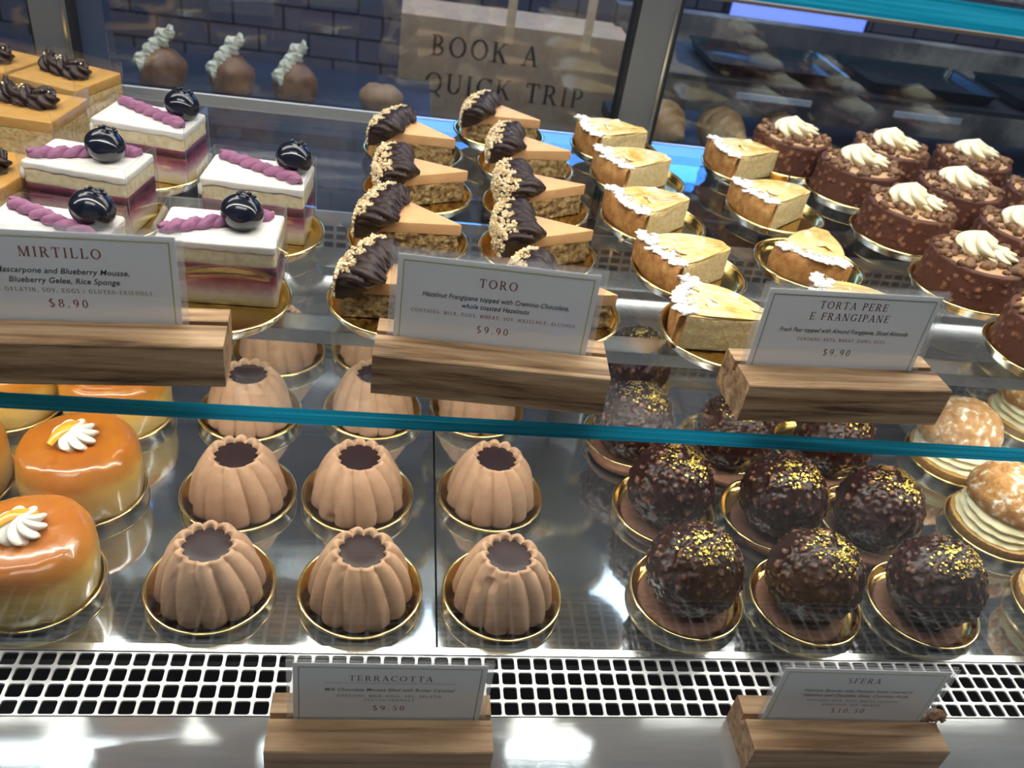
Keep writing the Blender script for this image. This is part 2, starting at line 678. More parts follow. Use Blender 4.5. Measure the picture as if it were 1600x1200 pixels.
M['hazel'] = mat('chopped_hazelnut', (0.80, 0.62, 0.36), stops=[(0.25, (0.42, 0.24, 0.09)), (0.45, (0.76, 0.57, 0.32)), (0.7, (0.92, 0.82, 0.60))], scale=220, rough=0.6)
M['gold_leaf'] = mat('gold_leaf', (0.95, 0.70, 0.13), rough=0.28, metal=0.85)
M['cremino'] = mat('tan_cremino', (0.74, 0.41, 0.18), (0.79, 0.46, 0.215), scale=120, rough=0.5, bmp=0.05, bscale=900, spec=0.4)
M['frangipane'] = mat('hazelnut_sponge', (0.4, 0.25, 0.09), stops=[(0.30, (0.09, 0.045, 0.016)), (0.42, (0.27, 0.15, 0.055)), (0.56, (0.50, 0.34, 0.14)), (0.75, (0.70, 0.52, 0.26))], scale=230, rough=0.85, bmp=0.9, bscale=260, bdist=0.003, det=7)
M['crust'] = mat('baked_crust', (0.50, 0.24, 0.075), stops=[(0.3, (0.36, 0.14, 0.036)), (0.5, (0.52, 0.25, 0.075)), (0.72, (0.66, 0.38, 0.14))], scale=160, rough=0.6, bmp=0.4, bscale=700)
M['almond_sponge'] = mat('almond_sponge', (0.87, 0.68, 0.33), stops=[(0.3, (0.76, 0.51, 0.19)), (0.5, (0.88, 0.69, 0.34)), (0.7, (0.93, 0.79, 0.48))], scale=330, rough=0.75, bmp=0.6, bscale=600)
M['pear'] = mat('glazed_pear', (0.84, 0.58, 0.15), stops=[(0.26, (0.66, 0.31, 0.05)), (0.40, (0.84, 0.57, 0.17)), (0.62, (0.93, 0.77, 0.40))], scale=60, rough=0.25, coat=0.6, bmp=0.15, bscale=200)
M['almond'] = mat('sliced_almond', (0.90, 0.70, 0.40), (0.94, 0.78, 0.52), scale=300, rough=0.5)
M['sugar'] = mat('powdered_sugar', (0.93, 0.91, 0.88), rough=0.9, bmp=0.6, bscale=900)
M['glaze'] = mat('white_glaze', (0.93, 0.91, 0.87), rough=0.3, coat=0.2, sss=0.1)
M['vanilla'] = mat('vanilla_sponge', (0.86, 0.75, 0.50), stops=[(0.3, (0.76, 0.60, 0.33)), (0.5, (0.87, 0.76, 0.50)), (0.7, (0.92, 0.84, 0.62))], scale=300, rough=0.75, bmp=0.3, bscale=600)
M['gelee'] = mat_z('berry_gelee', [(0.0, (0.035, 0.004, 0.012)), (0.45, (0.06, 0.006, 0.024)), (0.8, (0.22, 0.04, 0.10)), (1.0, (0.34, 0.10, 0.17))], 0.0062, 0.3, 0.15, 200, 0.3)
M['berry_mousse'] = mat_z('berry_mousse', [(0.0, (0.64, 0.47, 0.17)), (0.16, (0.78, 0.65, 0.36)), (0.32, (0.78, 0.66, 0.56)), (0.52, (0.55, 0.30, 0.34)), (0.74, (0.24, 0.028, 0.085)), (1.0, (0.085, 0.006, 0.028))], 0.023, 0.5, 0.12, 190, 0.15, 0.2)
M['braid'] = mat('purple_braid', (0.27, 0.10, 0.20), (0.33, 0.13, 0.25), scale=200, rough=0.6, bmp=0.35, bscale=900)
M['blueberry'] = mat('glazed_blueberry', (0.004, 0.005, 0.012), (0.010, 0.012, 0.028), scale=150, rough=0.16, coat=0.35)
M['caramel'] = mat('caramel_top', (0.66, 0.34, 0.075), (0.72, 0.41, 0.12), scale=90, rough=0.3, coat=0.4)
M['shortbread'] = mat('shortbread', (0.74, 0.52, 0.22), stops=[(0.3, (0.52, 0.29, 0.09)), (0.5, (0.74, 0.52, 0.22)), (0.7, (0.84, 0.66, 0.36))], scale=330, rough=0.8, bmp=0.6, bscale=600)
M['baba'] = mat_z('baked_baba', [(0.0, (0.70, 0.44, 0.10)), (0.35, (0.83, 0.60, 0.20)), (0.60, (0.82, 0.53, 0.12)), (0.76, (0.62, 0.26, 0.03)), (1.0, (0.45, 0.135, 0.011))], 0.052, 0.25, 0.13, 55, 0.6, 0.3)
M['peel'] = mat('candied_orange', (0.85, 0.36, 0.02), (0.92, 0.48, 0.05), scale=200, rough=0.3, coat=0.5)
M['choux'] = mat('choux_crackle', (0.55, 0.29, 0.10), stops=[(0.34, (0.45, 0.20, 0.055)), (0.52, (0.60, 0.33, 0.12)), (0.57, (0.74, 0.52, 0.30)), (0.63, (0.92, 0.88, 0.82))], scale=130, rough=0.7, bmp=0.7, bscale=300, bdist=0.002)
M['tart'] = mat('tart_shell', (0.52, 0.28, 0.08), (0.66, 0.40, 0.15), scale=300, rough=0.7, bmp=0.4, bscale=800)
M['lemon'] = mat('lemon_curd', (0.82, 0.58, 0.05), rough=0.2, coat=0.5)

# ------------------------------------------------------------------ setting: back room
def mat_tile():
    m, nt, b = new_mat('dark_subway_tile')
    tc = N(nt, 'ShaderNodeTexCoord')
    sp = N(nt, 'ShaderNodeSeparateXYZ')
    cb = N(nt, 'ShaderNodeCombineXYZ')
    nt.links.new(tc.outputs['Object'], sp.inputs[0])
    nt.links.new(sp.outputs['X'], cb.inputs[0])
    nt.links.new(sp.outputs['Z'], cb.inputs[1])
    br = N(nt, 'ShaderNodeTexBrick')
    br.inputs['Scale'].default_value = 1.0
    br.inputs['Brick Width'].default_value = 0.118
    br.inputs['Row Height'].default_value = 0.056
    br.inputs['Mortar Size'].default_value = 0.0028
    br.inputs['Color1'].default_value = (0.115, 0.125, 0.165, 1)
    br.inputs['Color2'].default_value = (0.145, 0.13, 0.17, 1)
    br.inputs['Mortar'].default_value = (0.02, 0.022, 0.03, 1)
    nt.links.new(cb.outputs[0], br.inputs['Vector'])
    nt.links.new(br.outputs['Color'], b.inputs['Base Color'])
    b.inputs['Roughness'].default_value = 0.25
    return m


floor = struct(part('floor', MB().box(-3, 4, -3, 3, -0.95, -0.9), mat('floor_tile', (0.10, 0.10, 0.11), rough=0.4), smooth=False))
wall = struct(part('wall_back', MB().box(-3, 4, 2.2, 2.26, -0.9, 2.6), mat_tile(), smooth=False))

# ------------------------------------------------------------------ display case body
case = tag(empty('display_case', (0.1, 0.55, -0.9)), 'refrigerated pastry display case with steel deck and grey rear door posts', 'display case')


def cpart(name, mb, mats, **k):
    o = part(name, mb, mats, case, **k)
    o.location = (-0.1, -0.55, 0.9)
    return o


X0, X1 = -0.62, 1.02
cpart('deck', MB().box(X0, X1, 0.17, 0.2945, -0.012, 0.0), M['deck'], smooth=False)
cpart('front_lip', MB().box(X0, X1, 0.339, 0.3445, -0.012, 0.0008), M['rail'], smooth=False)
cpart('duct_floor', MB().box(X0, X1, 0.2945, 0.339, -0.075, -0.07).box(X0, X1, 0.2945, 0.2965, -0.07, -0.012).box(X0, X1, 0.337, 0.339, -0.07, -0.012), M['dark_void'], smooth=False)
cpart('base_cabinet', MB().box(X0, X1, 0.2, 0.86, -0.9, -0.08), M['navy'], smooth=False)
mb = MB().box(X0, X1, 0.789, 0.793, -0.012, 0.092)
mb.box(X0, X1, 0.7865, 0.789, 0.083, 0.094)
cpart('rear_air_panel', mb, M['deck'], smooth=False)
mb = MB()
for i in range(int((X1 - X0) / 0.0125)):
    for j in range(3):
        mb.box(X0 + i * 0.0125, X0 + i * 0.0125 + 0.0095, 0.7884, 0.7889, 0.054 + j * 0.009, 0.0595 + j * 0.009)
cpart('rear_air_slots', mb, M['dark_void'], smooth=False)
cpart('front_glass', MB().box(X0, X1, 0.163, 0.169, -0.012, 0.62), M['front_glass'], smooth=False)
cpart('guard_glass', MB().box(X0, X1, 0.3405, 0.3425, 0.0008, 0.1805), M['guard_glass'], smooth=False)
# rear door frame
for nm, x0, x1 in (('door_post', 0.2072, 0.2425), ('door_post', -0.318, -0.288), ('door_post', 1.0, 1.02)):
    p = cpart(nm, MB().box(x0, x1, 0.797, 0.825, -0.012, 0.62), M['post'], smooth=False)
    g = part('gasket', MB().box(x1, x1 + 0.0038, 0.798, 0.824, -0.012, 0.62), M['gasket'], p, smooth=False)
    g = part('edge_strip', MB().box(x1 - 0.0035, x1 - 0.0015, 0.7955, 0.797, -0.012, 0.62), M['rail'], p, smooth=False)
    g = part('gasket', MB().box(x0 - 0.0022, x0, 0.7985, 0.824, -0.012, 0.62), M['gasket'], p, smooth=False)
cpart('door_post', MB().box(-0.288, -0.262, 0.812, 0.83, -0.012, 0.62), mat('blue_grey_post', (0.05, 0.075, 0.14), rough=0.35), smooth=False)
cpart('rear_glass', MB().box(-0.262, 0.205, 0.81, 0.814, 0.0, 0.62), M['rear_glass'], smooth=False)
cpart('rear_glass', MB().box(0.247, 1.0, 0.81, 0.814, 0.0, 0.62), M['rear_glass'], smooth=False)
cpart('rear_glass', MB().box(X0, -0.32, 0.81, 0.814, 0.0, 0.62), M['rear_glass'], smooth=False)
cpart('lower_rear_panel', MB().box(X0, X1, 0.832, 0.84, -0.08, 0.10), M['navy'], smooth=False)

# perforated air grille
mb = MB()
pitch, hole, nrow = 0.01085, 0.0090, 4
y0g = 0.2952
ncol = int((X1 - X0) / pitch)


def rsq(cx, cy, s, r, z):
    pts = []
    for qx, qy, a0 in ((1, 1, 0), (-1, 1, 90), (-1, -1, 180), (1, -1, 270)):
        for a in (0, 22.5, 45, 67.5, 90):
            t = math.radians(a0 + a)
            pts.append((cx + qx * (s / 2 - r) + r * math.cos(t), cy + qy * (s / 2 - r) + r * math.sin(t), z))
    return np.array(pts)


for i in range(ncol):
    for j in range(nrow):
        cx, cy = X0 + (i + 0.5) * pitch, y0g + (j + 0.5) * pitch
        outer = []
        for qx, qy, a0 in ((1, 1, 0), (-1, 1, 90), (-1, -1, 180), (1, -1, 270)):
            for a in (0, 22.5, 45, 67.5, 90):
                t = math.radians(a0 + a)
                c_, s_ = math.cos(t), math.sin(t)
                k_ = pitch / 2 / max(abs(c_), abs(s_), 1e-6)
                outer.append((cx + c_ * k_, cy + s_ * k_, 0.0))
        outer = np.array(outer)
        inn = rsq(cx, cy, hole, 0.0016, 0.0)
        inn2 = rsq(cx, cy, hole - 0.0003, 0.0016, -0.0012)
        mb.loops([outer, inn, inn2], False, False)
grille = part('vent_grille', mb, M['grille'], angle=30)
tag(grille, 'white perforated air vent grille with square holes along the case front', 'vent grille')

# steel trays on the base
for x0, x1, lb in ((X0 + 0.002, 0.0438, 'polished steel base tray under the glazed yellow cakes, left of the seam'),
                   (0.0452, X1 - 0.002, 'polished steel base tray under the chocolate balls, right of the seam')):
    t = tag(empty('steel_tray', ((x0 + x1) / 2, 0.56, 0)), lb, 'tray', 'steel trays on the case base')
    o = part('tray_base', MB().box(x0, x1, 0.3445, 0.74, -0.006, 0.0).box(x0, x1, 0.738, 0.7395, 0.0, 0.003).box(x0, x1, 0.7395, 0.786, -0.008, -0.003), M['tray'], t, smooth=False)
    o.location = (-(x0 + x1) / 2, -0.56, 0)

# glass shelves
SY0, SY1 = 0.3475, 0.802


def glass_shelf(zt, label, edge):
    sh = tag(empty('glass_shelf', (0.2, SY1, zt)), label, 'shelf', 'glass shelves of the case')
    b = MB()
    b.box(X0, X1, SY0, SY1, zt - 0.0102, zt)
    b.M = [1 if k == 2 else 0 for k in range(6)]
    # faces: x0, x1, y0, y1, z0, z1
    me = mesh_from('glass_pane', b.verts(), b.F, [M['shelf_glass'], M[edge]], b.M, False)
    o = link('glass_pane', me, sh, (-0.2, -SY1, -zt))
    o = part('rear_rail', MB().box(X0, X1, SY1, SY1 + 0.004, zt - 0.011, zt - 0.0004), M['pale_rail'], sh, smooth=False)
    o.location = (-0.2, -SY1, -zt)
    return sh


shelf = glass_shelf(S, 'long clear glass shelf with teal front edge, carrying the cake slices', 'glass_edge')
top_shelf = glass_shelf(0.4202, 'upper glass shelf with bright blue edge across the top right corner', 'lit_edge')
o = part('bevel_highlight', MB().box(X0, X1, SY0 - 0.0006, SY0 + 0.001, 0.4085, 0.4098), mat('highlight_copper', (0.55, 0.40, 0.30), rough=0.35, metal=0.6), top_shelf, smooth=False)  # thin coppery strip painting the highlight on the lower edge bevel
o.location = (-0.2, -SY1, -0.4202)

# light panels under the case roof, above the upper shelf
bar = tag(empty('light_bar', (0.2, 0.73, 0.6)), 'slim white light bar with square panels under the case roof', 'light')
part('housing', MB().box(-0.8, 0.8, -0.095, 0.07, 0.0, 0.0095), M['white_plastic'], bar, smooth=False)
mb = MB()
for i in range(11):
    x = -0.775 + i * 0.142
    mb.box(x, x + 0.132, -0.06, 0.062, -0.004, 0.0)
for x0, x1 in ((0.004, 0.118), (-0.43, -0.375), (-0.60, -0.555)):
    mb.box(x0, x1, -0.092, -0.074, -0.004, 0.0)
part('diffuser', mb, mat_emit('light_diffuser', (1.0, 0.93, 0.83), STRIP), bar, smooth=False)
for zt, lb in ((S, 'slim light bar clipped under the glass shelf near its front'), (0.4202, 'slim light bar clipped under the upper glass shelf')):
    o = tag(empty('shelf_light_bar', (0.2, 0.446, zt - 0.0105)), lb, 'light', 'light bars under the shelves')
    part('channel', MB().box(X0 - 0.2, X1 - 0.2, -0.009, 0.009, -0.005, 0.0).box(X0 - 0.2, X1 - 0.2, -0.0095, -0.0085, -0.009, 0.0).box(X0 - 0.2, X1 - 0.2, 0.0085, 0.0095, -0.009, 0.0), M['rail'], o, smooth=False)
    part('bar_diffuser', MB().box(X0 - 0.2, X1 - 0.2, -0.006, 0.006, -0.0075, -0.005), mat_emit('bar_diffuser', (1.0, 0.93, 0.83), BAR), o, smooth=False)

# shop lamps
for x, y, z, lb in ((0.47, 1.19, 1.5, 'right of the three'), (-0.36, 1.19, 1.5, 'middle of the three'), (-0.72, 1.19, 1.5, 'leftmost of the three')):
    l = tag(empty('ceiling_lamp', (x, y, z)), 'square shop ceiling lamp over the back counter, ' + lb, 'lamp', 'shop ceiling lamps')
    part('lamp_housing', MB().box(-0.16, 0.16, -0.05, 0.05, 0.005, 0.04), M['white_plastic'], l, smooth=False)
    part('lamp_diffuser', MB().box(-0.15, 0.15, -0.04, 0.04, 0.0, 0.005), mat_emit('lamp_diffuser', (0.95, 0.98, 1.0), LAMP), l, smooth=False)

# ------------------------------------------------------------------ lettering
TK, TN = 0.125, 0.05


def _quad(p, q, r, s):
    return [p, q, r, s]


def _stem(x, y0=0.0, y1=1.0, w_=TK, b=True, t=True):
    P = [[(x, y0), (x + w_, y0), (x + w_, y1), (x, y1)]]
    if b:
        P.append([(x - 0.08, y0), (x + w_ + 0.08, y0), (x + w_ + 0.08, y0 + 0.04), (x - 0.08, y0 + 0.04)])
    if t:
        P.append([(x - 0.08, y1 - 0.04), (x + w_ + 0.08, y1 - 0.04), (x + w_ + 0.08, y1), (x - 0.08, y1)])
    return P


def _ln(x0, y0, x1, y1, w_=TN):
    return [[(x0, y0), (x0 + w_, y0), (x1 + w_, y1), (x1, y1)]]


def _h(x0, x1, y, w_=TN):
    return [[(x0, y), (x1, y), (x1, y + w_), (x0, y + w_)]]


def _ser(x, y, w_=0.26):
    return [[(x - w_ / 2, y), (x + w_ / 2, y), (x + w_ / 2, y + 0.04), (x - w_ / 2, y + 0.04)]]


def _arc(cx, cy, rx, ry, a0=0, a1=360, tk=TK, tn=TN):
    n = max(6, int(abs(a1 - a0) / 15))
    P = []
    for i in range(n):
        q = []
        for a, inner in ((i, 0), (i + 1, 0), (i + 1, 1), (i, 1)):
            t = math.radians(a0 + (a1 - a0) * a / n)
            q.append((cx + (rx - tk * inner) * math.cos(t), cy + (ry - tn * inner) * math.sin(t)))
        P.append(q)
    return P


def glyph(c):
    A = _arc
    if c == 'A': return _ln(.10, 0, .38, 1) + _ln(.36, 1, .66, 0, TK) + _h(.2, .6, .32) + _ser(.12, 0) + _ser(.72, 0), .84
    if c == 'B': return _stem(.1) + A(.28, .745, .30, .255, -90, 90) + A(.28, .26, .36, .26, -90, 90) + _h(.2, .3, .95) + _h(.2, .3, 0) + _h(.2, .3, .49), .72
    if c == 'C': return A(.46, .5, .42, .5, 48, 312) + _ln(.74, .70, .74, .98, .04) + _ln(.74, .05, .74, .25, .04), .86
    if c == 'D': return _stem(.1) + A(.32, .5, .5, .5, -90, 90) + _h(.2, .34, .95) + _h(.2, .34, 0), .9
    if c == 'E': return _stem(.1) + _h(.15, .62, .95) + _h(.15, .64, 0) + _h(.15, .5, .49) + _ln(.58, .8, .58, 1, .04) + _ln(.6, 0, .6, .22, .04) + _ln(.48, .42, .48, .6, .04), .72
    if c == 'F': return _stem(.1) + _h(.15, .62, .95) + _h(.15, .5, .49) + _ln(.58, .78, .58, 1, .04) + _ln(.48, .42, .48, .6, .04), .66
    if c == 'G': return A(.46, .5, .42, .5, 48, 315) + _stem(.66, .05, .46, TK, False, True) + _ln(.74, .70, .74, .98, .04), .9
    if c == 'H': return _stem(.1) + _stem(.66) + _h(.15, .7, .49), .9
    if c == 'I': return _stem(.12), .38
    if c == 'K': return _stem(.1) + _ln(.2, .42, .62, 1) + _ln(.3, .56, .62, 0, TK) + _ser(.66, .96) + _ser(.7, 0), .82
    if c == 'L': return _stem(.1) + _h(.15, .62, 0) + _ln(.58, 0, .58, .25, .04), .68
    if c == 'M': return _stem(.1, w_=TN) + _ln(.1, 1, .42, 0, TK) + _ln(.46, 0, .8, 1) + _stem(.78), 1.02
    if c == 'N': return _stem(.1, w_=TN) + _ln(.08, 1, .64, 0, TK) + _stem(.70, w_=TN, b=False), .88
    if c == 'O': return A(.46, .5, .43, .5), .94
    if c == 'P': return _stem(.1) + A(.3, .72, .33, .28, -90, 90) + _h(.2, .32, .95) + _h(.2, .32, .44), .68
    if c == 'Q': return A(.46, .5, .43, .5) + _ln(.44, .05, .75, -.22, TK), .94
    if c == 'R': return _stem(.1) + A(.3, .73, .32, .27, -90, 90) + _h(.2, .32, .95) + _h(.2, .32, .46) + _ln(.34, .48, .62, 0, TK) + _ser(.72, 0, .2), .8
    if c == 'S': return A(.33, .745, .26, .255, 50, 270, TK, .06) + A(.31, .26, .29, .26, -140, 90, TK, .06), .64
    if c == 'T': return _stem(.34, t=False) + _h(.06, .74, .95) + _ln(.06, .78, .06, 1, .04) + _ln(.70, .78, .70, 1, .04), .8
    if c == 'U': return _stem(.1, .3, 1, TK, False, True) + _stem(.68, .3, 1, TN, False, True) + A(.415, .32, .315, .32, 180, 360), .86
    if c == 'V': return _ln(.06, 1, .36, 0, TK) + _ln(.42, 0, .74, 1) + _ser(.12, .96) + _ser(.76, .96), .84
    if c == 'W': return _ln(.04, 1, .28, 0, TK) + _ln(.34, 0, .54, 1) + _ln(.5, 1, .76, 0, TK) + _ln(.82, 0, 1.04, 1) + _ser(.1, .96) + _ser(1.06, .96), 1.14
    if c == 'X': return _ln(.08, 1, .58, 0, TK) + _ln(.08, 0, .64, 1), .76
    if c == 'Y': return _ln(.04, 1, .34, .45, TK) + _ln(.4, .45, .7, 1) + _stem(.33, 0, .5, TK, True, False), .8
    if c == 'Z': return _h(.08, .66, .95) + _h(.08, .68, 0) + _ln(.08, 0, .54, 1, TK), .74
    if c == '0': return A(.32, .5, .28, .5), .64
    if c == '1': return _stem(.26, t=False) + _ln(.12, .82, .28, 1), .6
    if c == '5': return A(.29, .32, .29, .32, -150, 110) + _h(.14, .56, .93, .07) + _ln(.14, .5, .16, .95), .64
    if c == '8': return A(.32, .75, .24, .25) + A(.32, .27, .28, .27), .64
    if c == '9': return A(.31, .68, .27, .32) + A(.18, .5, .40, .5, -80, 15), .64
    if c == '$': return glyph('S')[0] + _ln(.30, -.12, .30, 1.12, .045), .68
    if c == '.': return [[(.08, 0), (.2, 0), (.2, .12), (.08, .12)]], .3
    if c == ',': return [[(.08, 0), (.2, 0), (.2, .12), (.08, .12)], [(.14, 0), (.2, 0), (.12, -.16), (.08, -.14)]], .3
    if c == ':': return [[(.08, 0), (.2, 0), (.2, .12), (.08, .12)], [(.08, .5), (.2, .5), (.2, .62), (.08, .62)]], .3
    if c == '-': return _h(.06, .36, .4, .07), .42
    if c == '|': return _ln(.12, -.1, .12, 1.05), .3
    return [], .42


def serif_text(text, size, spacing=0.12, slant=0.0):
    """list of quads centred on x=0, baseline y=0"""
    x, Q = 0.0, []
    for ch in text:
        P, adv = glyph(ch)
        for q in P:
            Q.append([((a + x + slant * b) * size, b * size) for a, b in q])
        x += adv + spacing
    wd = (x - spacing) * size
    return [[(a - wd / 2, b) for a, b in q] for q in Q], wd


def text_part(name, text, size, cx, cz, m, parent, y, spacing=0.12, maxw=None):
    Q, wd = serif_text(text, size, spacing)
    sx = 1.0 if not maxw or wd <= maxw else maxw / wd
    b = MB()
    th = size * (0.022 if size > 0.003 else 0.05)
    Q = [[(a + dx, c + dy) for a, c in q] for q in Q for dx, dy in ((0, 0), (th, 0), (0, th), (th, th))]
    for i, q in enumerate(Q):
        b.add([(cx + a * sx, y - i * 1e-7, cz + c) for a, c in q], [tuple(range(len(q)))])
    return part(name, b, m, parent, smooth=False)


def italic_part(name, text, size, cx, cz, m, parent, y, maxw=None):
    cu = bpy.data.curves.new(name, 'FONT')
    cu.body = text
    cu.size = size * 1.35
    cu.shear = 0.22
    cu.align_x = 'CENTER'
    cu.resolution_u = 3
    cu.offset = size * 0.018
    cu.space_character = 1.04
    tmp = bpy.data.objects.new('tmp_text', cu)
    COL.objects.link(tmp)
    bpy.context.view_layer.update()
    dg = bpy.context.evaluated_depsgraph_get()
    me = bpy.data.meshes.new_from_object(tmp.evaluated_get(dg))
    bpy.data.objects.remove(tmp)
    V = np.array([v.co[:] for v in me.vertices])
    sx = 1.0
    wd = V[:, 0].max() - V[:, 0].min()
    if maxw and wd > maxw:
        sx = maxw / wd
    F = [tuple(p.vertices) for p in me.polygons]
    bpy.data.meshes.remove(me)
    W = np.stack([cx + V[:, 0] * sx, np.full(len(V), y), cz + V[:, 1]], 1)
    return link(name, mesh_from(name, W, F, m, None, False), parent)


# ------------------------------------------------------------------ price sign in a wooden holder
def price_sign(loc, rz, label, seed, wood, lines, card_x, card_w=0.1055, lean=0.06, L_=0.126, border='ink_lime', rule=False):
    """origin at the block's bottom centre; block 37 mm deep, 25 mm high with a slot along it"""
    root = tag(empty('price_sign', loc, rz), label, 'price sign', 'price signs in wooden holders')
    D, Hh = 0.037, 0.0252
    wm = mat_wood('holder_wood', wood, seed)
    b = MB()
    ys0, ys1 = 0.0015, 0.0052
    # block with slot: profile extruded in x, edges eased
    e = 0.0007
    prof = [(-D / 2, e), (-D / 2 + e, 0), (D / 2 - e, 0), (D / 2, e), (D / 2, Hh - e), (D / 2 - e, Hh), (ys1, Hh), (ys1, Hh - 0.007), (ys0, Hh - 0.007), (ys0, Hh), (-D / 2 + e, Hh), (-D / 2, Hh - e)]
    n = len(prof)
    V = [(x, y, z) for x in (-L_ / 2, L_ / 2) for y, z in prof]
    F = [(i, (i + 1) % n, n + (i + 1) % n, n + i) for i in range(n)]
    # end faces as convex pieces
    for off, flip in ((0, False), (n, True)):
        for poly in ((0, 1, 2, 3, 7, 8), (0, 8, 9, 10, 11), (3, 4, 5, 6, 7)):
            f = [off + q for q in poly]
            F.append(tuple(f[::-1] if not flip else f))
    b.add(V, F)
    part('wooden_block', b, wm, root, smooth=False)
    # card standing in the slot
    ch = 0.0475
    y = (ys0 + ys1) / 2
    card = part('card', MB().box(card_x - card_w / 2, card_x + card_w / 2, -0.00025, 0.00025, -0.005, ch), M['card'], root, smooth=False, loc=(0, y, Hh), rot=(-lean, 0, 0))
    m = 0.0028
    x0, x1 = card_x - card_w / 2 + m, card_x + card_w / 2 - m
    b = MB()
    t = 0.0006
    for q in ((x0, x1, ch - m - t, ch - m), (x0, x0 + t, -0.003, ch - m), (x1 - t, x1, -0.003, ch - m)):
        b.add([(q[0], -0.0004, q[2]), (q[1], -0.0004, q[2]), (q[1], -0.0004, q[3]), (q[0], -0.0004, q[3])], [(0, 1, 2, 3)])
    if rule:
        b.add([(card_x - 0.036, -0.0004, ch * 0.655), (card_x + 0.036, -0.0004, ch * 0.655), (card_x + 0.036, -0.0004, ch * 0.662), (card_x - 0.036, -0.0004, ch * 0.662)], [(0, 1, 2, 3)])
    part('card_border', b, M[border], card, smooth=False)
    for kind, text, zf, size, ink, mw in lines:
        fn = italic_part if kind == 'i' else text_part
        nm = {'t': 'title_text', 'i': 'description_text', 'c': 'ingredients_text', 'p': 'price_text'}[kind]
        kw = {} if kind == 'i' else {'spacing': {'t': 0.2, 'c': 0.22, 'p': 0.3}[kind]}
        fn(nm, text, size, card_x + (0 if kind != 'p' else 0.0), ch * zf, M[ink], card, -0.00045, maxw=mw, **kw)
    # clear sleeve around the card
    s = 0.0034
    sl = MB().box(card_x - card_w / 2 - s, card_x + card_w / 2 + s, -0.0011, -0.0009, -0.005, ch + s)
    sl.box(card_x - card_w / 2 - s, card_x + card_w / 2 + s, 0.0009, 0.0011, -0.005, ch + s)
    sl.M = [1, 1, 0, 0, 1, 1] * 2
    part('clear_sleeve', sl, [M['sleeve'], M['film_edge']], root, smooth=False, loc=(0, y, Hh), rot=(-lean, 0, 0))
    return root


def front_mid(p0, p1, depth=0.037):
    a, b = np.array(p0), np.array(p1)
    rz = math.atan2(b[1] - a[1], b[0] - a[0])
    m_ = (a + b) / 2
    return (m_[0] - math.sin(rz) * depth / 2, m_[1] + math.cos(rz) * depth / 2), rz


(cx, cy), rz = front_mid((-0.0078, 0.3635), (0.1189, 0.3556))
price_sign((cx, cy, S), rz, 'TORO price sign in a dark-striped wooden holder on the glass shelf', 3, WALNUT, [
    ('t', 'TORO', 0.70, 0.0050, 'ink_red', None),
    ('i', 'Hazelnut Frangipane topped with Cremino Chocolate,', 0.53, 0.0030, 'ink_dark', 0.078),
    ('i', 'whole toasted Hazelnuts', 0.43, 0.0030, 'ink_dark', 0.036),
    ('c', 'CONTAINS: MILK, EGGS, WHEAT, SOY, HAZELNUT, ALCOHOL', 0.325, 0.0019, 'ink_rose', 0.091),
    ('p', '$9.90', 0.13, 0.0042, 'ink_red', None)], -0.0015)
rz = math.radians(4.3)
ex, ey = -0.0812, 0.3613
cx, cy = ex - math.cos(rz) * 0.063 - math.sin(rz) * 0.0185, ey - math.sin(rz) * 0.063 + math.cos(rz) * 0.0185
price_sign((cx, cy, S), rz, 'MIRTILLO price sign in a wooden holder at the left end of the shelf', 8, WALNUT, [
    ('t', 'MIRTILLO', 0.72, 0.0052, 'ink_red', None),
    ('i', 'Mascarpone and Blueberry Mousse,', 0.54, 0.0032, 'ink_dark', 0.060),
    ('i', 'Blueberry Gelee, Rice Sponge', 0.43, 0.0032, 'ink_dark', 0.050),
    ('c', 'DAIRY, GELATIN, SOY, EGGS | GLUTEN-FRIENDLY', 0.325, 0.0021, 'ink_olive', 0.086),
    ('p', '$8.90', 0.15, 0.0044, 'ink_red', None)], -0.012)
(cx, cy), rz = front_mid((0.1983, 0.358), (0.3226, 0.3645))
price_sign((cx, cy, S), rz, 'TORTA PERE E FRANGIPANE price sign in a wooden holder on the glass shelf', 5, WALNUT, [
    ('t', 'TORTA PERE', 0.78, 0.0045, 'ink_brown', None),
    ('t', 'E FRANGIPANE', 0.63, 0.0045, 'ink_brown', None),
    ('i', 'Fresh Pear topped with Almond Frangipane, Sliced Almonds', 0.46, 0.0029, 'ink_dark', 0.080),
    ('c', 'CONTAINS: NUTS, WHEAT, DAIRY, EGGS', 0.345, 0.0019, 'ink_rose', 0.055),
    ('p', '$9.90', 0.15, 0.0042, 'ink_brown', None)], -0.004, border='ink_olive')
(cx, cy), rz = front_mid((-0.0532, 0.2577), (0.0734, 0.2568))
price_sign((cx, cy, 0), rz, 'TERRACOTTA price sign in a wooden holder on the steel front deck', 12, OAK, [
    ('t', 'TERRACOTTA', 0.70, 0.0046, 'ink_brown', None),
    ('i', 'Milk Chocolate Mousse filled with Butter Caramel', 0.51, 0.0028, 'ink_dark', 0.072),
    ('c', 'CONTAINS: MILK, EGGS, SOY, GELATIN', 0.40, 0.0020, 'ink_brown', 0.058),
    ('c', 'GLUTEN FRIENDLY', 0.32, 0.0020, 'ink_green', 0.03),
    ('p', '$9.50', 0.14, 0.0044, 'ink_red', None)], 0.003, lean=0.03, border='ink_olive', rule=True)
(cx, cy), rz = front_mid((0.2287, 0.2581), (0.3561, 0.2559))
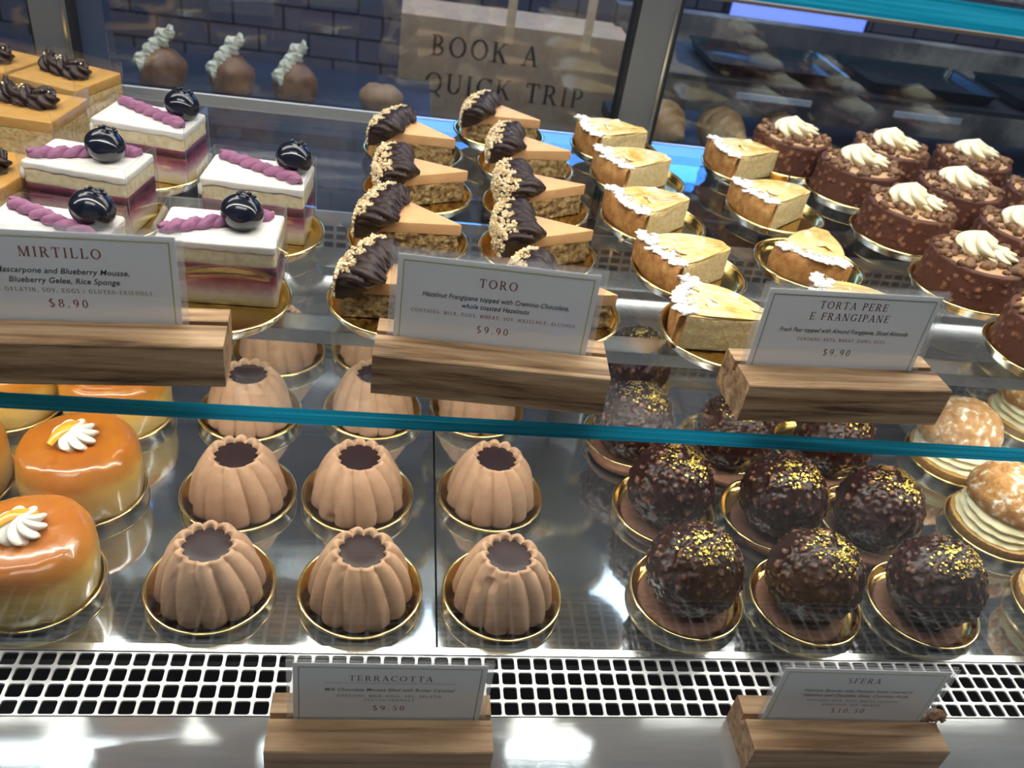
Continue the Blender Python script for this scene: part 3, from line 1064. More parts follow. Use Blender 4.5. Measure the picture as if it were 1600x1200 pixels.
sf = price_sign((cx, cy, 0), rz, 'SFERA price sign in a wooden holder with a nut crumb on its end', 15, OAK, [
    ('t', 'SFERA', 0.74, 0.0048, 'ink_brown', None),
    ('i', 'Hazelnut Bavarian with Pralinato Insert covered in', 0.56, 0.0028, 'ink_dark', 0.070),
    ('i', 'Hazelnut and Chocolate Glaze, Chocolate Frolla', 0.465, 0.0028, 'ink_dark', 0.068),
    ('c', 'CONTAINS: MILK, EGGS, WHEAT, ALCOHOL,', 0.365, 0.0018, 'ink_rose', 0.062),
    ('c', 'HAZELNUTS, SOY, GELATIN', 0.28, 0.0018, 'ink_rose', 0.04),
    ('p', '$10.50', 0.13, 0.0044, 'ink_red', None)], 0.001, lean=0.03)
mb = MB()
rg = random.Random(4)
blob(mb, (0, 0, 0.004), (0.0055, 0.0045, 0.0042), 3, 0.4, 260, 18, 12)
for _ in range(26):
    a, e_ = rg.uniform(0, 6.28), rg.uniform(-0.3, 1.4)
    bit(mb, (0.0055 * math.cos(a) * math.cos(e_), 0.0045 * math.sin(a) * math.cos(e_), 0.004 + 0.004 * math.sin(e_)), rg.uniform(0.0007, 0.0013), rg)
tag(part('nut_crumb', mb, M['nut_crumble'], None, loc=(0.3555, 0.2785, 0.0252)), 'broken nut crumb lying on the end of the SFERA sign holder', 'crumb')

# ------------------------------------------------------------------ gold cake plates
PR = 0.0424


def make_plate():
    root = empty('cake_plate')
    b = MB()
    prof = [(0.0005, 0.0022), (0.030, 0.0022), (0.0350, 0.0024), (0.0370, 0.0034), (0.0392, 0.0060), (0.0402, 0.0076), (0.0412, 0.0080)]
    lathe(b, prof, 72, 0, None, False)
    b.F.append(tuple(range(0, 72)))
    b.M.append(0)
    under = [(0.0412, 0.0070), (0.0404, 0.0060), (0.0392, 0.0036), (0.0370, 0.0), (0.001, 0.0)]
    lathe(b, under, 72, 1, None, False)
    part('dish', b, [M['gold'], M['silver']], root)
    b = MB()
    L = []
    for k in range(10):
        a = 2 * PI * k / 10
        L.append(circ(72, PR - 0.0013 + 0.0013 * math.cos(a), 0.0076 + 0.0010 * math.sin(a)))
    b.loops(L, m=0, closed=True)
    part('rim', b, M['gold_rim'], root)
    return root


plate0 = make_plate()
_first = [True]


def plate(x, y, z, label, group):
    global plate0
    if _first[0]:
        o = plate0
        o.location = (x, y, z)
        _first[0] = False
    else:
        o = dup(plate0, (x, y, z), RNG.uniform(0, 6.28))
    tag(o, label, 'plate', group)
    return o


PZ = 0.0023      # where a cake stands above the plate's foot

# ------------------------------------------------------------------ ribbed mousse domes
def make_dome(seed=0, nicks=()):
    root = empty('mousse_dome')
    NF = 12
    prof = [(0.0340, 0.0), (0.0354, 0.0025), (0.0351, 0.006), (0.0341, 0.013), (0.0324, 0.0205), (0.0300, 0.028), (0.0268, 0.0350), (0.0236, 0.0402),
            (0.0212, 0.0434), (0.0196, 0.0452), (0.0180, 0.0455), (0.0168, 0.0446), (0.0161, 0.0428), (0.0159, 0.0400)]
    prof2 = []
    for (r0, z0), (r1, z1) in zip(prof, prof[1:]):
        for k in range(3):
            t = k / 3
            prof2.append((r0 + (r1 - r0) * t, z0 + (z1 - z0) * t))
    prof2.append(prof[-1])
    n = NF * 20
    b = MB()

    def rf(t, r, z):
        s = min(1.0, z / 0.045)
        tw = t + 0.22 * s * s
        u = ((tw * NF / (2 * PI)) % 1.0) * 2 - 1
        lob = np.sqrt(np.clip(1.0 - u * u, 0, 1)) * 0.85 + 0.15 * (1 - np.abs(u))
        dep = 0.0046 * (1 - 0.25 * s)
        return r - dep * (1 - lob)
    t = np.linspace(0, 2 * PI, n, endpoint=False)
    L = []
    for i, (r, z) in enumerate(prof2):
        rr = rf(t, r, z)
        zz = np.full(n, z)
        if z > 0.040:
            u = (((t + 0.22) * NF / (2 * PI)) % 1.0) * 2 - 1
            lob = np.sqrt(np.clip(1.0 - u * u, 0, 1))
            zz = zz - 0.0030 * (1 - lob) * min(1, (z - 0.040) / 0.003)
        l = np.stack([rr * np.cos(t), rr * np.sin(t), zz], 1)
        l += (vnoise(l, 180, seed) * 0.00022)[:, None] * l / (np.linalg.norm(l, axis=1, keepdims=True) + 1e-6)
        L.append(l)
    b.loops(L, True, False)
    V = b.verts()
    for a, z, r, d in nicks:
        c = None
        R_ = np.interp(z, [p[1] for p in prof[:10]], [p[0] for p in prof[:10]])
        c = np.array([R_ * math.cos(a), R_ * math.sin(a), z])
        w_ = np.linalg.norm(V - c, axis=1)
        k = np.clip(1 - (w_ / r) ** 2, 0, 1)
        k = k * (0.7 + 0.5 * vnoise(V, 900, seed + 3))
        dirv = np.array([math.cos(a), math.sin(a), 0.3])
        V = V - k[:, None] * d * dirv
    part('mousse', b, M['mousse'], root, angle=75, V=V)
    b = MB()
    lathe(b, [(0.0001, 0.0414), (0.009, 0.0415), (0.0146, 0.0416), (0.0157, 0.0411), (0.0157, 0.039)], 60, 0, None, False)
    b.F.append(tuple(range(60)))
    b.M.append(0)
    part('ganache_centre', b, M['ganache'], root)
    return root


dome_a = make_dome(1, [(-2.25, 0.034, 0.0028, 0.002)])
dome_b = make_dome(2, [(-2.1, 0.006, 0.006, 0.0022), (-1.2, 0.039, 0.0025, 0.0015)])
dome_c = make_dome(3, [(-2.2, 0.037, 0.0055, 0.0032), (-2.5, 0.033, 0.004, 0.002)])
used = set()


def place(proto, name_key, loc, rz, label, cat, group):
    if name_key not in used:
        used.add(name_key)
        o = proto
        o.location = loc
        o.rotation_euler = (0, 0, rz)
    else:
        o = dup(proto, loc, rz)
    tag(o, label, cat, group)
    return o


DOMES = [('T1', -0.1063, 0.3878, 'a', 'front row, left, next to the glazed cake'), ('T2', -0.0079, 0.3867, 'a', 'front row, middle, behind the TERRACOTTA sign'),
         ('T3', 0.0900, 0.3866, 'c', 'front row, right, broken near its top'), ('T4', -0.1034, 0.4755, 'a', 'second row, left'), ('T5', -0.0153, 0.4790, 'b', 'second row, middle, chipped at its foot'),
         ('T6', 0.0881, 0.4850, 'a', 'second row, right of the tray seam'), ('T7', -0.1107, 0.5744, 'a', 'third row, left, cut by the shelf edge'), ('T8', -0.0087, 0.5853, 'a', 'third row, middle, below the TORO sign'),
         ('T9', 0.0828, 0.5950, 'a', 'third row, right, below the TORO sign'), ('T10', -0.0993, 0.6650, 'a', 'rear row, left, seen through the shelf'), ('T11', -0.0088, 0.6750, 'a', 'rear row, right, half behind the TORO sign')]
for i, (k, x, y, v, lb) in enumerate(DOMES):
    plate(x, y, 0, 'gold plate under the ribbed chocolate dome in the ' + lb.split(',')[0] + ',' + lb.split(',')[1], 'gold plates on the base tray')
    pr = {'a': dome_a, 'b': dome_b, 'c': dome_c}[v]
    place(pr, 'dome' + v, (x, y, PZ), [0, 0.2, 0.05, -0.1, 0, 0.5, 0.3, 0.7, 1.1, 0.9, 0.4][i], 'ribbed milk chocolate dome, ' + lb, 'cake', 'ribbed milk chocolate domes on the base tray')

# ------------------------------------------------------------------ nut-glazed chocolate balls on cookies
def bumps(U, n, seed, lo, hi):
    rg = np.random.RandomState(seed)
    D = rg.normal(size=(n, 3))
    D /= np.linalg.norm(D, axis=1, keepdims=True)
    R = rg.uniform(lo, hi, n)
    A = rg.uniform(0.5, 1.0, n)
    best = np.zeros(len(U))
    for d, r, a in zip(D, R, A):
        ang = np.arccos(np.clip(U @ d, -1, 1))
        k = np.clip(1 - (ang / r) ** 2, 0, 1) ** 0.7 * a
        best = np.maximum(best, k)
    return best


def make_ball(seed):
    root = empty('chocolate_ball')
    b = MB()
    lathe(b, [(0.028, 0.0), (0.0322, 0.0006), (0.0330, 0.003), (0.0324, 0.0052), (0.030, 0.006), (0.015, 0.0058), (0.001, 0.0058)], 90, 0,
          lambda t, r, z: r * (1 + 0.008 * np.sin(t * 31) * (r > 0.029) + 0.006 * np.sin(t * 5 + seed)))
    part('cookie_base', b, M['cookie'], root)
    r = 0.0328
    n, k = 150, 80
    L = []
    b = MB()
    for i in range(k):
        a = -PI / 2 + PI * (i + 0.3) / (k - 0.4)
        t = np.linspace(0, 2 * PI, n, endpoint=False)
        L.append(np.stack([np.cos(a) * np.cos(t), np.cos(a) * np.sin(t), np.full(n, math.sin(a))], 1))
    b.loops(L)
    U = b.verts()
    U = U / np.linalg.norm(U, axis=1, keepdims=True)
    k1 = bumps(U, 420, seed, 0.045, 0.085)
    k2 = bumps(U, 90, seed + 9, 0.08, 0.14)
    disp = 0.0017 * k1 + 0.0014 * k2 + 0.0012 * fbm(U, 5, seed) * 0.5
    V = U * (r + disp)[:, None]
    V[:, 2] += 0.0058 + r - 0.0022
    V[:, 2] = np.maximum(V[:, 2], 0.0056)
    part('glazed_ball', b, M['nut_glaze'], root, angle=0, attr=np.clip(k1 * 0.75 + 0.25 * k2 - 0.25, 0, 1), V=V)
    # gold leaf on the upper right
    rg = random.Random(seed)
    b = MB()
    for _ in range(560):
        u = np.array([0.10 + rg.gauss(0, 0.30), -0.10 + rg.gauss(0, 0.26), 0.94])
        u /= np.linalg.norm(u)
        if vnoise(np.array([u]), 6.0, seed + 40)[0] + 0.5 * vnoise(np.array([u]), 15.0, seed + 41)[0] < rg.uniform(-0.35, 0.40):
            continue
        s1 = np.cross(u, (0.2, 0.3, 1.0))
        s1 /= np.linalg.norm(s1)
        s2 = np.cross(u, s1)
        c = u * (r + 0.0017 + rg.uniform(0, 0.0005)) + np.array([0, 0, 0.0058 + r - 0.0022])
        sz = rg.uniform(0.0004, 0.0014)
        an = rg.uniform(0, 6.28)
        V4 = []
        for q in range(4):
            aa = an + q * PI / 2 + rg.uniform(-0.4, 0.4)
            V4.append(c + s1 * math.cos(aa) * sz * rg.uniform(0.6, 1.3) + s2 * math.sin(aa) * sz * 0.7 + u * rg.uniform(-0.0002, 0.0004))
        V4 += [p - u * 0.0001 for p in V4]
        b.add(V4, [(0, 1, 2, 3), (7, 6, 5, 4), (0, 4, 5, 1), (1, 5, 6, 2), (2, 6, 7, 3), (3, 7, 4, 0)])
    g = part('gold_leaf', b, M['gold_leaf'], root, smooth=False)
    g['kind'] = 'stuff'
    return root


balls = [make_ball(11), make_ball(23)]
BALLS = [('S1', (0.2259, 0.3900), (0.2220, 0.3848), 0, 'front row, left of the three'), ('S2', (0.3170, 0.3868), (0.3110, 0.3822), 1, 'front row, middle, behind the SFERA sign'),
         ('S3', (0.4109, 0.3857), (0.4050, 0.3800), 0, 'front row, right of the three'), ('S4', (0.2291, 0.4775), (0.2255, 0.4690), 1, 'second row, left'),
         ('S5', (0.3200, 0.4745), (0.3165, 0.4630), 0, 'second row, middle'), ('S6', (0.4060, 0.4730), (0.3950, 0.4550), 1, 'second row, right, by the tarts'),
         ('S7', (0.2186, 0.5660), (0.2125, 0.5490), 1, 'third row, left, right of the TORO holder'), ('S8', (0.3060, 0.5640), (0.3000, 0.5420), 0, 'third row, middle, below the TORTA holder'),
         ('S9', (0.3960, 0.5640), (0.3920, 0.5400), 1, 'third row, right, below the TORTA holder'), ('S10', (0.2350, 0.6560), (0.2330, 0.6400), 0, 'rear row, seen through the shelf')]
for i, (k, p, q, v, lb) in enumerate(BALLS):
    plate(p[0], p[1], 0, 'gold plate under the gold-flecked ball in the ' + lb, 'gold plates on the base tray')
    place(balls[v], 'ball%d' % v, (q[0], q[1], PZ), [0.1, 0.3, 0.2, 0.5, 0.0, 0.35, 0.6, 0.1, 0.3, 0.4][i], 'gold-flecked chocolate nut ball on a cookie, ' + lb, 'pastry', 'gold-flecked chocolate balls on the base tray')

# ------------------------------------------------------------------ glazed baba cakes
def make_baba(seed):
    root = empty('glazed_baba')
    prof = [(0.001, 0.0), (0.030, 0.0), (0.0375, 0.001), (0.0392, 0.004), (0.0400, 0.010), (0.0408, 0.020), (0.0410, 0.030), (0.0404, 0.038), (0.0388, 0.0445), (0.0355, 0.0492), (0.030, 0.0512), (0.02, 0.0518), (0.008, 0.0516), (0.0005, 0.0515)]
    b = MB()
    lathe(b, prof, 96)
    V = b.verts()
    d = fbm(V, 45, seed, 4) * 0.0013
    V = V + V / (np.linalg.norm(V, axis=1, keepdims=True) + 1e-6) * d[:, None]
    V[:, 2] = np.maximum(V[:, 2], 0)
    part('cake_body', b, M['baba'], root, angle=0, V=V)
    b = MB()
    star_drop(b, 0.0155, 0.0125, 9, 0.9, 0.34, c=(0, 0, 0.0508), seed=seed)
    part('cream_rosette', b, M['cream_white'], root, angle=60)
    b = MB()
    t = np.linspace(-0.5, 0.5, 14)
    path = np.stack([t * 0.026 - 0.004, t * 0.012 + 0.002, 0.0625 - 0.012 * t ** 2 * 2], 1)
    sweep(b, path, 0.0036 * np.cos(t * 2.4) ** 0.5 + 0.0006, n=12, squash=0.45)
    part('orange_peel', b, M['peel'], root)
    return root


baba = make_baba(5)
for i, (x, y, lb) in enumerate([(-0.2150, 0.3868, 'front, left of the front ribbed dome'), (-0.2104, 0.4735, 'second, whole orange peel on cream in view'), (-0.2118, 0.5640, 'third, top cut off by the MIRTILLO holder'),
                                (-0.2970, 0.5700, 'in the far left back corner'), (-0.3020, 0.4760, 'only a sliver showing at the left edge')]):
    plate(x, y, 0, 'gold plate under the glazed yellow cake ' + lb, 'gold plates on the base tray')
    place(baba, 'baba', (x, y, PZ), [0.3, 0.55, 1.0, 0.2, 0.6][i], 'glazed golden baba cake with cream, ' + lb, 'cake', 'glazed golden baba cakes')

# ------------------------------------------------------------------ cream puffs on tarts
def make_choux(seed):
    root = empty('cream_puff_tart')
    b = MB()
    lathe(b, [(0.034, 0.0), (0.0365, 0.001), (0.0392, 0.011), (0.0392, 0.0125), (0.0365, 0.0128), (0.0355, 0.0105), (0.001, 0.0105)], 120, 0, lambda t, r, z: r * (1 + 0.012 * np.sin(t * 40) * (r > 0.036)))
    part('tart_shell', b, M['tart'], root)
    b = MB()
    lathe(b, [(0.0362, 0.0095), (0.0362, 0.0115), (0.034, 0.0122), (0.0005, 0.0122)], 60)
    part('lemon_filling', b, M['lemon'], root)
    b = MB()
    n = 160
    t = np.linspace(0, 2 * PI, n, endpoint=False)
    L = []
    for k in range(30):
        s = k / 29
        R = 0.0335 - 0.004 * s + 0.0022 * math.sin(s * 3 * 2 * PI) * (1 - 0.3 * s)
        if s > 0.93:
            R *= 0.75
        rr = R * (1 + 0.045 * np.abs(np.sin(t * 6 + s * 3.2)) + 0.02 * np.sin(3 * t + 2))
        L.append(np.stack([rr * np.cos(t), rr * np.sin(t), np.full(n, 0.0121 + 0.0185 * s)], 1))
    b.loops(L)
    part('cream_swirl', b, M['custard_cream'], root, angle=60)
    b = MB()
    L = []
    for k in range(30):
        a = -0.35 + (PI / 2 + 0.33) * k / 29
        L.append(np.stack([0.0358 * math.cos(a) * np.cos(t), 0.0358 * math.cos(a) * np.sin(t), np.full(n, 0.0285 * math.sin(a))], 1))
    b.loops(L)
    V = b.verts()
    V = V * (1 + 0.045 * fbm(V, 75, seed) + 0.02 * fbm(V, 260, seed + 2))[:, None]
    part('choux_bun', b, M['choux'], root, angle=0, V=V, loc=(0.003, 0.004, 0.0365), rot=(-0.16, 0.1, 0))
    return root


choux = make_choux(3)
for i, (x, y, lb) in enumerate([(0.5340, 0.3840, 'front, only its edge in the frame'), (0.5230, 0.4710, 'second, right of the chocolate balls'), (0.5300, 0.5600, 'third, behind the glass shelf edge'), (0.6500, 0.6250, 'rear, a sliver at the right edge')]):
    plate(x, y, 0, 'plate under the sugar-dusted cream puff, ' + lb, 'gold plates on the base tray')
    place(choux, 'choux', (x, y, PZ), [0.2, 0.0, 1.1, 0.5][i], 'sugar-dusted cream puff on a lemon tart, ' + lb, 'pastry', 'sugar-dusted cream puffs')


# ------------------------------------------------------------------ cake wedges (tip towards +x, wide end towards -x)
def wedge(R, half, x_tip, trim=0.0, k=8):
    """convex outline, tip at x_tip on the x axis, arc of radius R about the tip"""
    pts = []
    if trim:
        pts += [(x_tip - trim * math.cos(half), -trim * math.sin(half)), (x_tip - trim * math.cos(half), trim * math.sin(half))]
    else:
        pts.append((x_tip, 0.0))
    for i in range(k + 1):
        a = half - 2 * half * i / k
        pts.append((x_tip - R * math.cos(a), R * math.sin(a)))
    return pts


def make_toro(seed):
    root = empty('hazelnut_slice')
    rg = random.Random(seed)
    R, hf, xt = 0.069, math.radians(22.5), 0.037
    poly = round_poly(wedge(R, hf, xt), 0.0015, 2)
    b = MB()
    slab(b, poly, 0.0, 0.0165, 0.0013, 0.0008, 0.0015, seed, 330, top_rough=0.0003)
    part('frangipane', b, M['frangipane'], root, angle=0)
    b = MB()
    slab(b, round_poly(wedge(R - 0.001, hf, xt + 0.0006), 0.0012, 2), 0.0163, 0.0245, 0.003, 0.0007)
    part('cremino_top', b, M['cremino'], root, angle=40)
    # baked crust skin round the wide end
    b = MB()
    ang = np.linspace(hf * 1.02, -hf * 1.02, 24)
    L = []
    for r_, z in ((R - 0.002, 0.0), (R + 0.0006, 0.0), (R + 0.0012, 0.006), (R + 0.001, 0.013), (R + 0.0002, 0.0162), (R - 0.002, 0.0162)):
        L.append([(xt - r_ * math.cos(a), r_ * math.sin(a), z) for a in ang])
    V = np.array(L).reshape(-1, 3)
    V[:, :2] += (fbm(V, 300, seed) * 0.0004)[:, None]
    n = len(ang)
    F = [(i * n + j, i * n + j + 1, ((i + 1) % 6) * n + j + 1, ((i + 1) % 6) * n + j) for i in range(6) for j in range(n - 1)]
    F += [tuple(i * n for i in range(6))[::-1], tuple(i * n + n - 1 for i in range(6))]
    b.add(V, F)
    part('crust', b, M['crust'], root, angle=60)
    # piped frosting: ridged shells along the arc, running down over the edge
    b = MB()
    nsh = 4
    for i in range(nsh):
        a = hf * 0.84 - 2 * hf * 0.84 * i / (nsh - 1)
        c0 = np.array([xt - (R - 0.001) * math.cos(a), (R - 0.001) * math.sin(a), 0.0228])
        c1 = np.array([xt - (R - 0.027) * math.cos(a - 0.12), (R - 0.027) * math.sin(a - 0.12), 0.0256])
        t = np.linspace(0, 1, 22)
        path = c0 + np.outer(t, c1 - c0)
        path[:, 2] += 0.0042 * np.sin(t * PI * 0.85)
        rad = 0.0096 * (0.55 + 0.45 * np.sin(np.clip(t * 1.6, 0, 1) * PI / 2)) * np.clip((1.02 - t) * 2.6, 0.12, 1) ** 0.7
        sweep(b, path, rad, 6, 0.34, 2.2 + rg.uniform(-0.3, 0.3), 36, sharp=0.7, squash=0.85)
    # smooth skirt of frosting at the cut side
    ang2 = np.linspace(hf * 1.03, -hf * 1.03, 14)
    L = []
    for r_, z in ((R - 0.022, 0.0235), (R - 0.021, 0.0275), (R - 0.010, 0.0290), (R + 0.001, 0.0265), (R + 0.0022, 0.020), (R + 0.0018, 0.0125), (R - 0.001, 0.0125), (R - 0.012, 0.0160)):
        L.append([(xt - r_ * math.cos(a), r_ * math.sin(a), z + (0.0012 * math.sin(a * 60 + seed) if z < 0.014 else 0)) for a in ang2])
    n = len(ang2)
    q = len(L)
    F = [(i * n + j, i * n + j + 1, ((i + 1) % q) * n + j + 1, ((i + 1) % q) * n + j) for i in range(q) for j in range(n - 1)]
    F += [tuple(i * n for i in range(q))[::-1], tuple(i * n + n - 1 for i in range(q))]
    b.add(np.array(L).reshape(-1, 3), F)
    part('chocolate_frosting', b, M['frosting'], root, angle=60)
    b = MB()
    for _ in range(420):
        a = rg.uniform(-hf, hf)
        u = rg.random()
        if u < 0.6:
            z = 0.0285 - 0.017 * rg.random() ** 1.5
            r_ = R + 0.0027 - 0.3 * max(0, z - 0.023)
        else:
            z = 0.0285 + rg.uniform(-0.0005, 0.002)
            r_ = R + 0.001 - rg.uniform(0, 0.011)
            z += 0.0028 * math.sin(min(1.0, max(0.0, (R - r_) / 0.011)) * PI * 0.6)
        bit(b, (xt - r_ * math.cos(a), r_ * math.sin(a), z), rg.uniform(0.0008, 0.0017), rg)
    h = part('chopped_hazelnuts', b, M['hazel'], root, smooth=False)
    h['kind'] = 'stuff'
    return root


toros = [make_toro(31), make_toro(47)]
TORO = [('Q1', 0.0043, 0.4500, 0, -20, 'left column, front, beside the TORO card'), ('Q2', 0.0095, 0.5330, 1, -18, 'left column, second from front'), ('Q3', 0.0160, 0.6150, 0, 2, 'left column, third from front'),
        ('Q4', 0.0115, 0.6960, 1, -24, 'left column, rearmost'), ('R1', 0.1030, 0.4530, 1, -15, 'right column, front, behind the TORO card'), ('R2', 0.1010, 0.5310, 0, 2, 'right column, second from front'),
        ('R3', 0.1080, 0.6080, 1, 7, 'right column, third from front'), ('R4', 0.1070, 0.6880, 0, -10, 'right column, fourth from front'), ('R5', 0.0850, 0.7440, 1, -20, 'right column, rearmost')]
for k, x, y, v, deg, lb in TORO:
    if k == 'R5':
        x, y = 0.090, 0.764
    plate(x, y, S, 'gold plate under the chocolate-edged hazelnut slice, ' + lb, 'gold plates on the glass shelf')
    place(toros[v], 'toro%d' % v, (x, y, S + PZ), math.radians(deg), 'hazelnut cake slice with dark piped chocolate, ' + lb, 'cake slice', 'hazelnut cake slices with piped chocolate')


# ------------------------------------------------------------------ pear and almond slices
def make_pear(seed, tall=0.0235):
    root = empty('pear_slice')
    rg = random.Random(seed)
    R, hf, xt = 0.078, math.radians(20.5), 0.043
    poly = round_poly(wedge(R, hf, xt, 0.016), 0.002, 2)
    b = MB()
    slab(b, poly, 0.0, tall, 0.002, 0.0012, 0.0006, seed, 300)
    part('almond_sponge', b, M['almond_sponge'], root, angle=0)
    b = MB()
    ang = np.linspace(hf * 1.02, -hf * 1.02, 26)
    L = []
    for r_, z in ((R - 0.003, 0.0), (R + 0.0008, 0.0), (R + 0.0016, 0.007), (R + 0.0018, 0.015), (R + 0.001, tall + 0.0005), (R - 0.0015, tall + 0.0022), (R - 0.004, tall + 0.0008)):
        L.append([(xt - r_ * math.cos(a), r_ * math.sin(a), z) for a in ang])
    V = np.array(L).reshape(-1, 3)
    V += (fbm(V, 200, seed) * 0.0006)[:, None]
    V[:, 2] = np.maximum(V[:, 2], 0)
    n, q = len(ang), len(L)
    F = [(i * n + j, i * n + j + 1, ((i + 1) % q) * n + j + 1, ((i + 1) % q) * n + j) for i in range(q) for j in range(n - 1)]
    F += [tuple(i * n for i in range(q))[::-1], tuple(i * n + n - 1 for i in range(q))]
    b.add(V, F)
    part('crust', b, M['crust'], root, angle=0)
    # glazed pear topping: overlapping long slices
    b = MB()
    slab(b, round_poly(wedge(R - 0.003, hf * 0.985, xt + 0.0004, 0.017), 0.002, 2), tall - 0.0012, tall + 0.0008, 0.003, 0.0008, 0.0003, seed + 1, 200, top_rough=0.0006)
    for i in range(7):
        a = (i - 3) / 3 * hf * 0.78
        r0, r1 = R - rg.uniform(0.006, 0.014), rg.uniform(0.016, 0.03)
        t = np.linspace(0, 1, 14)
        rr = r0 + (r1 - r0) * t
        path = np.stack([xt - rr * np.cos(a), rr * np.sin(a), tall + 0.0008 + 0.0012 * np.sin(t * PI) + rg.uniform(0, 0.0006)], 1)
        sweep(b, path, (0.0058 * np.sin(np.clip(t * 0.9 + 0.08, 0, 1) * PI) ** 0.6) * (1 - 0.45 * t) + 0.0004, n=14, squash=0.32)
    part('pear_topping', b, M['pear'], root, angle=50)
    for i in range(3):
        b = MB()
        a = rg.uniform(-hf, hf) * 0.6
        r_ = rg.uniform(0.035, 0.062)
        t = np.linspace(0, 2 * PI, 14, endpoint=False)
        sz = rg.uniform(0.8, 1.2)
        top = np.stack([0.0062 * sz * np.cos(t), 0.0036 * sz * np.sin(t), 0.0005 * np.cos(2 * t)], 1)
        lo = top.copy()
        lo[:, 2] -= 0.0006
        b.loops([lo, top])
        part('almond_flake', b, M['almond'], root, loc=(xt - r_ * math.cos(a), r_ * math.sin(a), tall + 0.0036), rot=(rg.uniform(-0.3, 0.3), rg.uniform(-0.3, 0.3), rg.uniform(0, 3)))
    # powdered sugar lying over the rim
    b = MB()
    for _ in range(60):
        a = rg.uniform(-hf, hf) * 0.96
        r_ = R - abs(rg.gauss(0, 0.0052)) + 0.001
        blob(b, (xt - r_ * math.cos(a), r_ * math.sin(a), tall + 0.0017 + rg.uniform(0, 0.0006)), (rg.uniform(0.0012, 0.004), rg.uniform(0.0012, 0.004), rg.uniform(0.0004, 0.0008)), rg.randint(0, 999), 1.0, 420, 16, 7)
    for _ in range(160):
        a = rg.uniform(-hf, hf)
        r_ = R - abs(rg.gauss(0, 0.009))
        bit(b, (xt - r_ * math.cos(a), r_ * math.sin(a), tall + 0.0027), rg.uniform(0.0002, 0.0006), rg)
    s = part('powdered_sugar', b, M['sugar'], root, angle=0)
    s['kind'] = 'stuff'
    return root


pears = [make_pear(3), make_pear(14)]
PEAR = [('P1', 0.2122, 0.4400, 0, -20, 'left column, front, beside the TORTA card'), ('P2', 0.2094, 0.5200, 1, 18, 'left column, second from front'), ('P3', 0.2010, 0.6000, 0, 22, 'left column, third from front'),
        ('P4', 0.2060, 0.6850, 1, 18, 'left column, fourth from front'), ('P5', 0.1985, 0.7535, 0, 10, 'left column, rearmost'), ('PR1', 0.3153, 0.4620, 1, -10, 'right column, front, behind the TORTA card'),
        ('PR2', 0.3124, 0.5480, 0, 62, 'right column, crust facing front'), ('PR3', 0.3182, 0.6420, 1, 20, 'right column, third from front'), ('PR4', 0.3230, 0.7380, 0, 11, 'right column, rearmost')]
for k, x, y, v, deg, lb in PEAR:
    plate(x, y, S, 'gold plate under the pear almond slice, ' + lb, 'gold plates on the glass shelf')
    place(pears[v], 'pear%d' % v, (x, y, S + PZ), math.radians(deg), 'sugar-dusted pear almond slice, ' + lb, 'cake slice', 'pear almond slices')


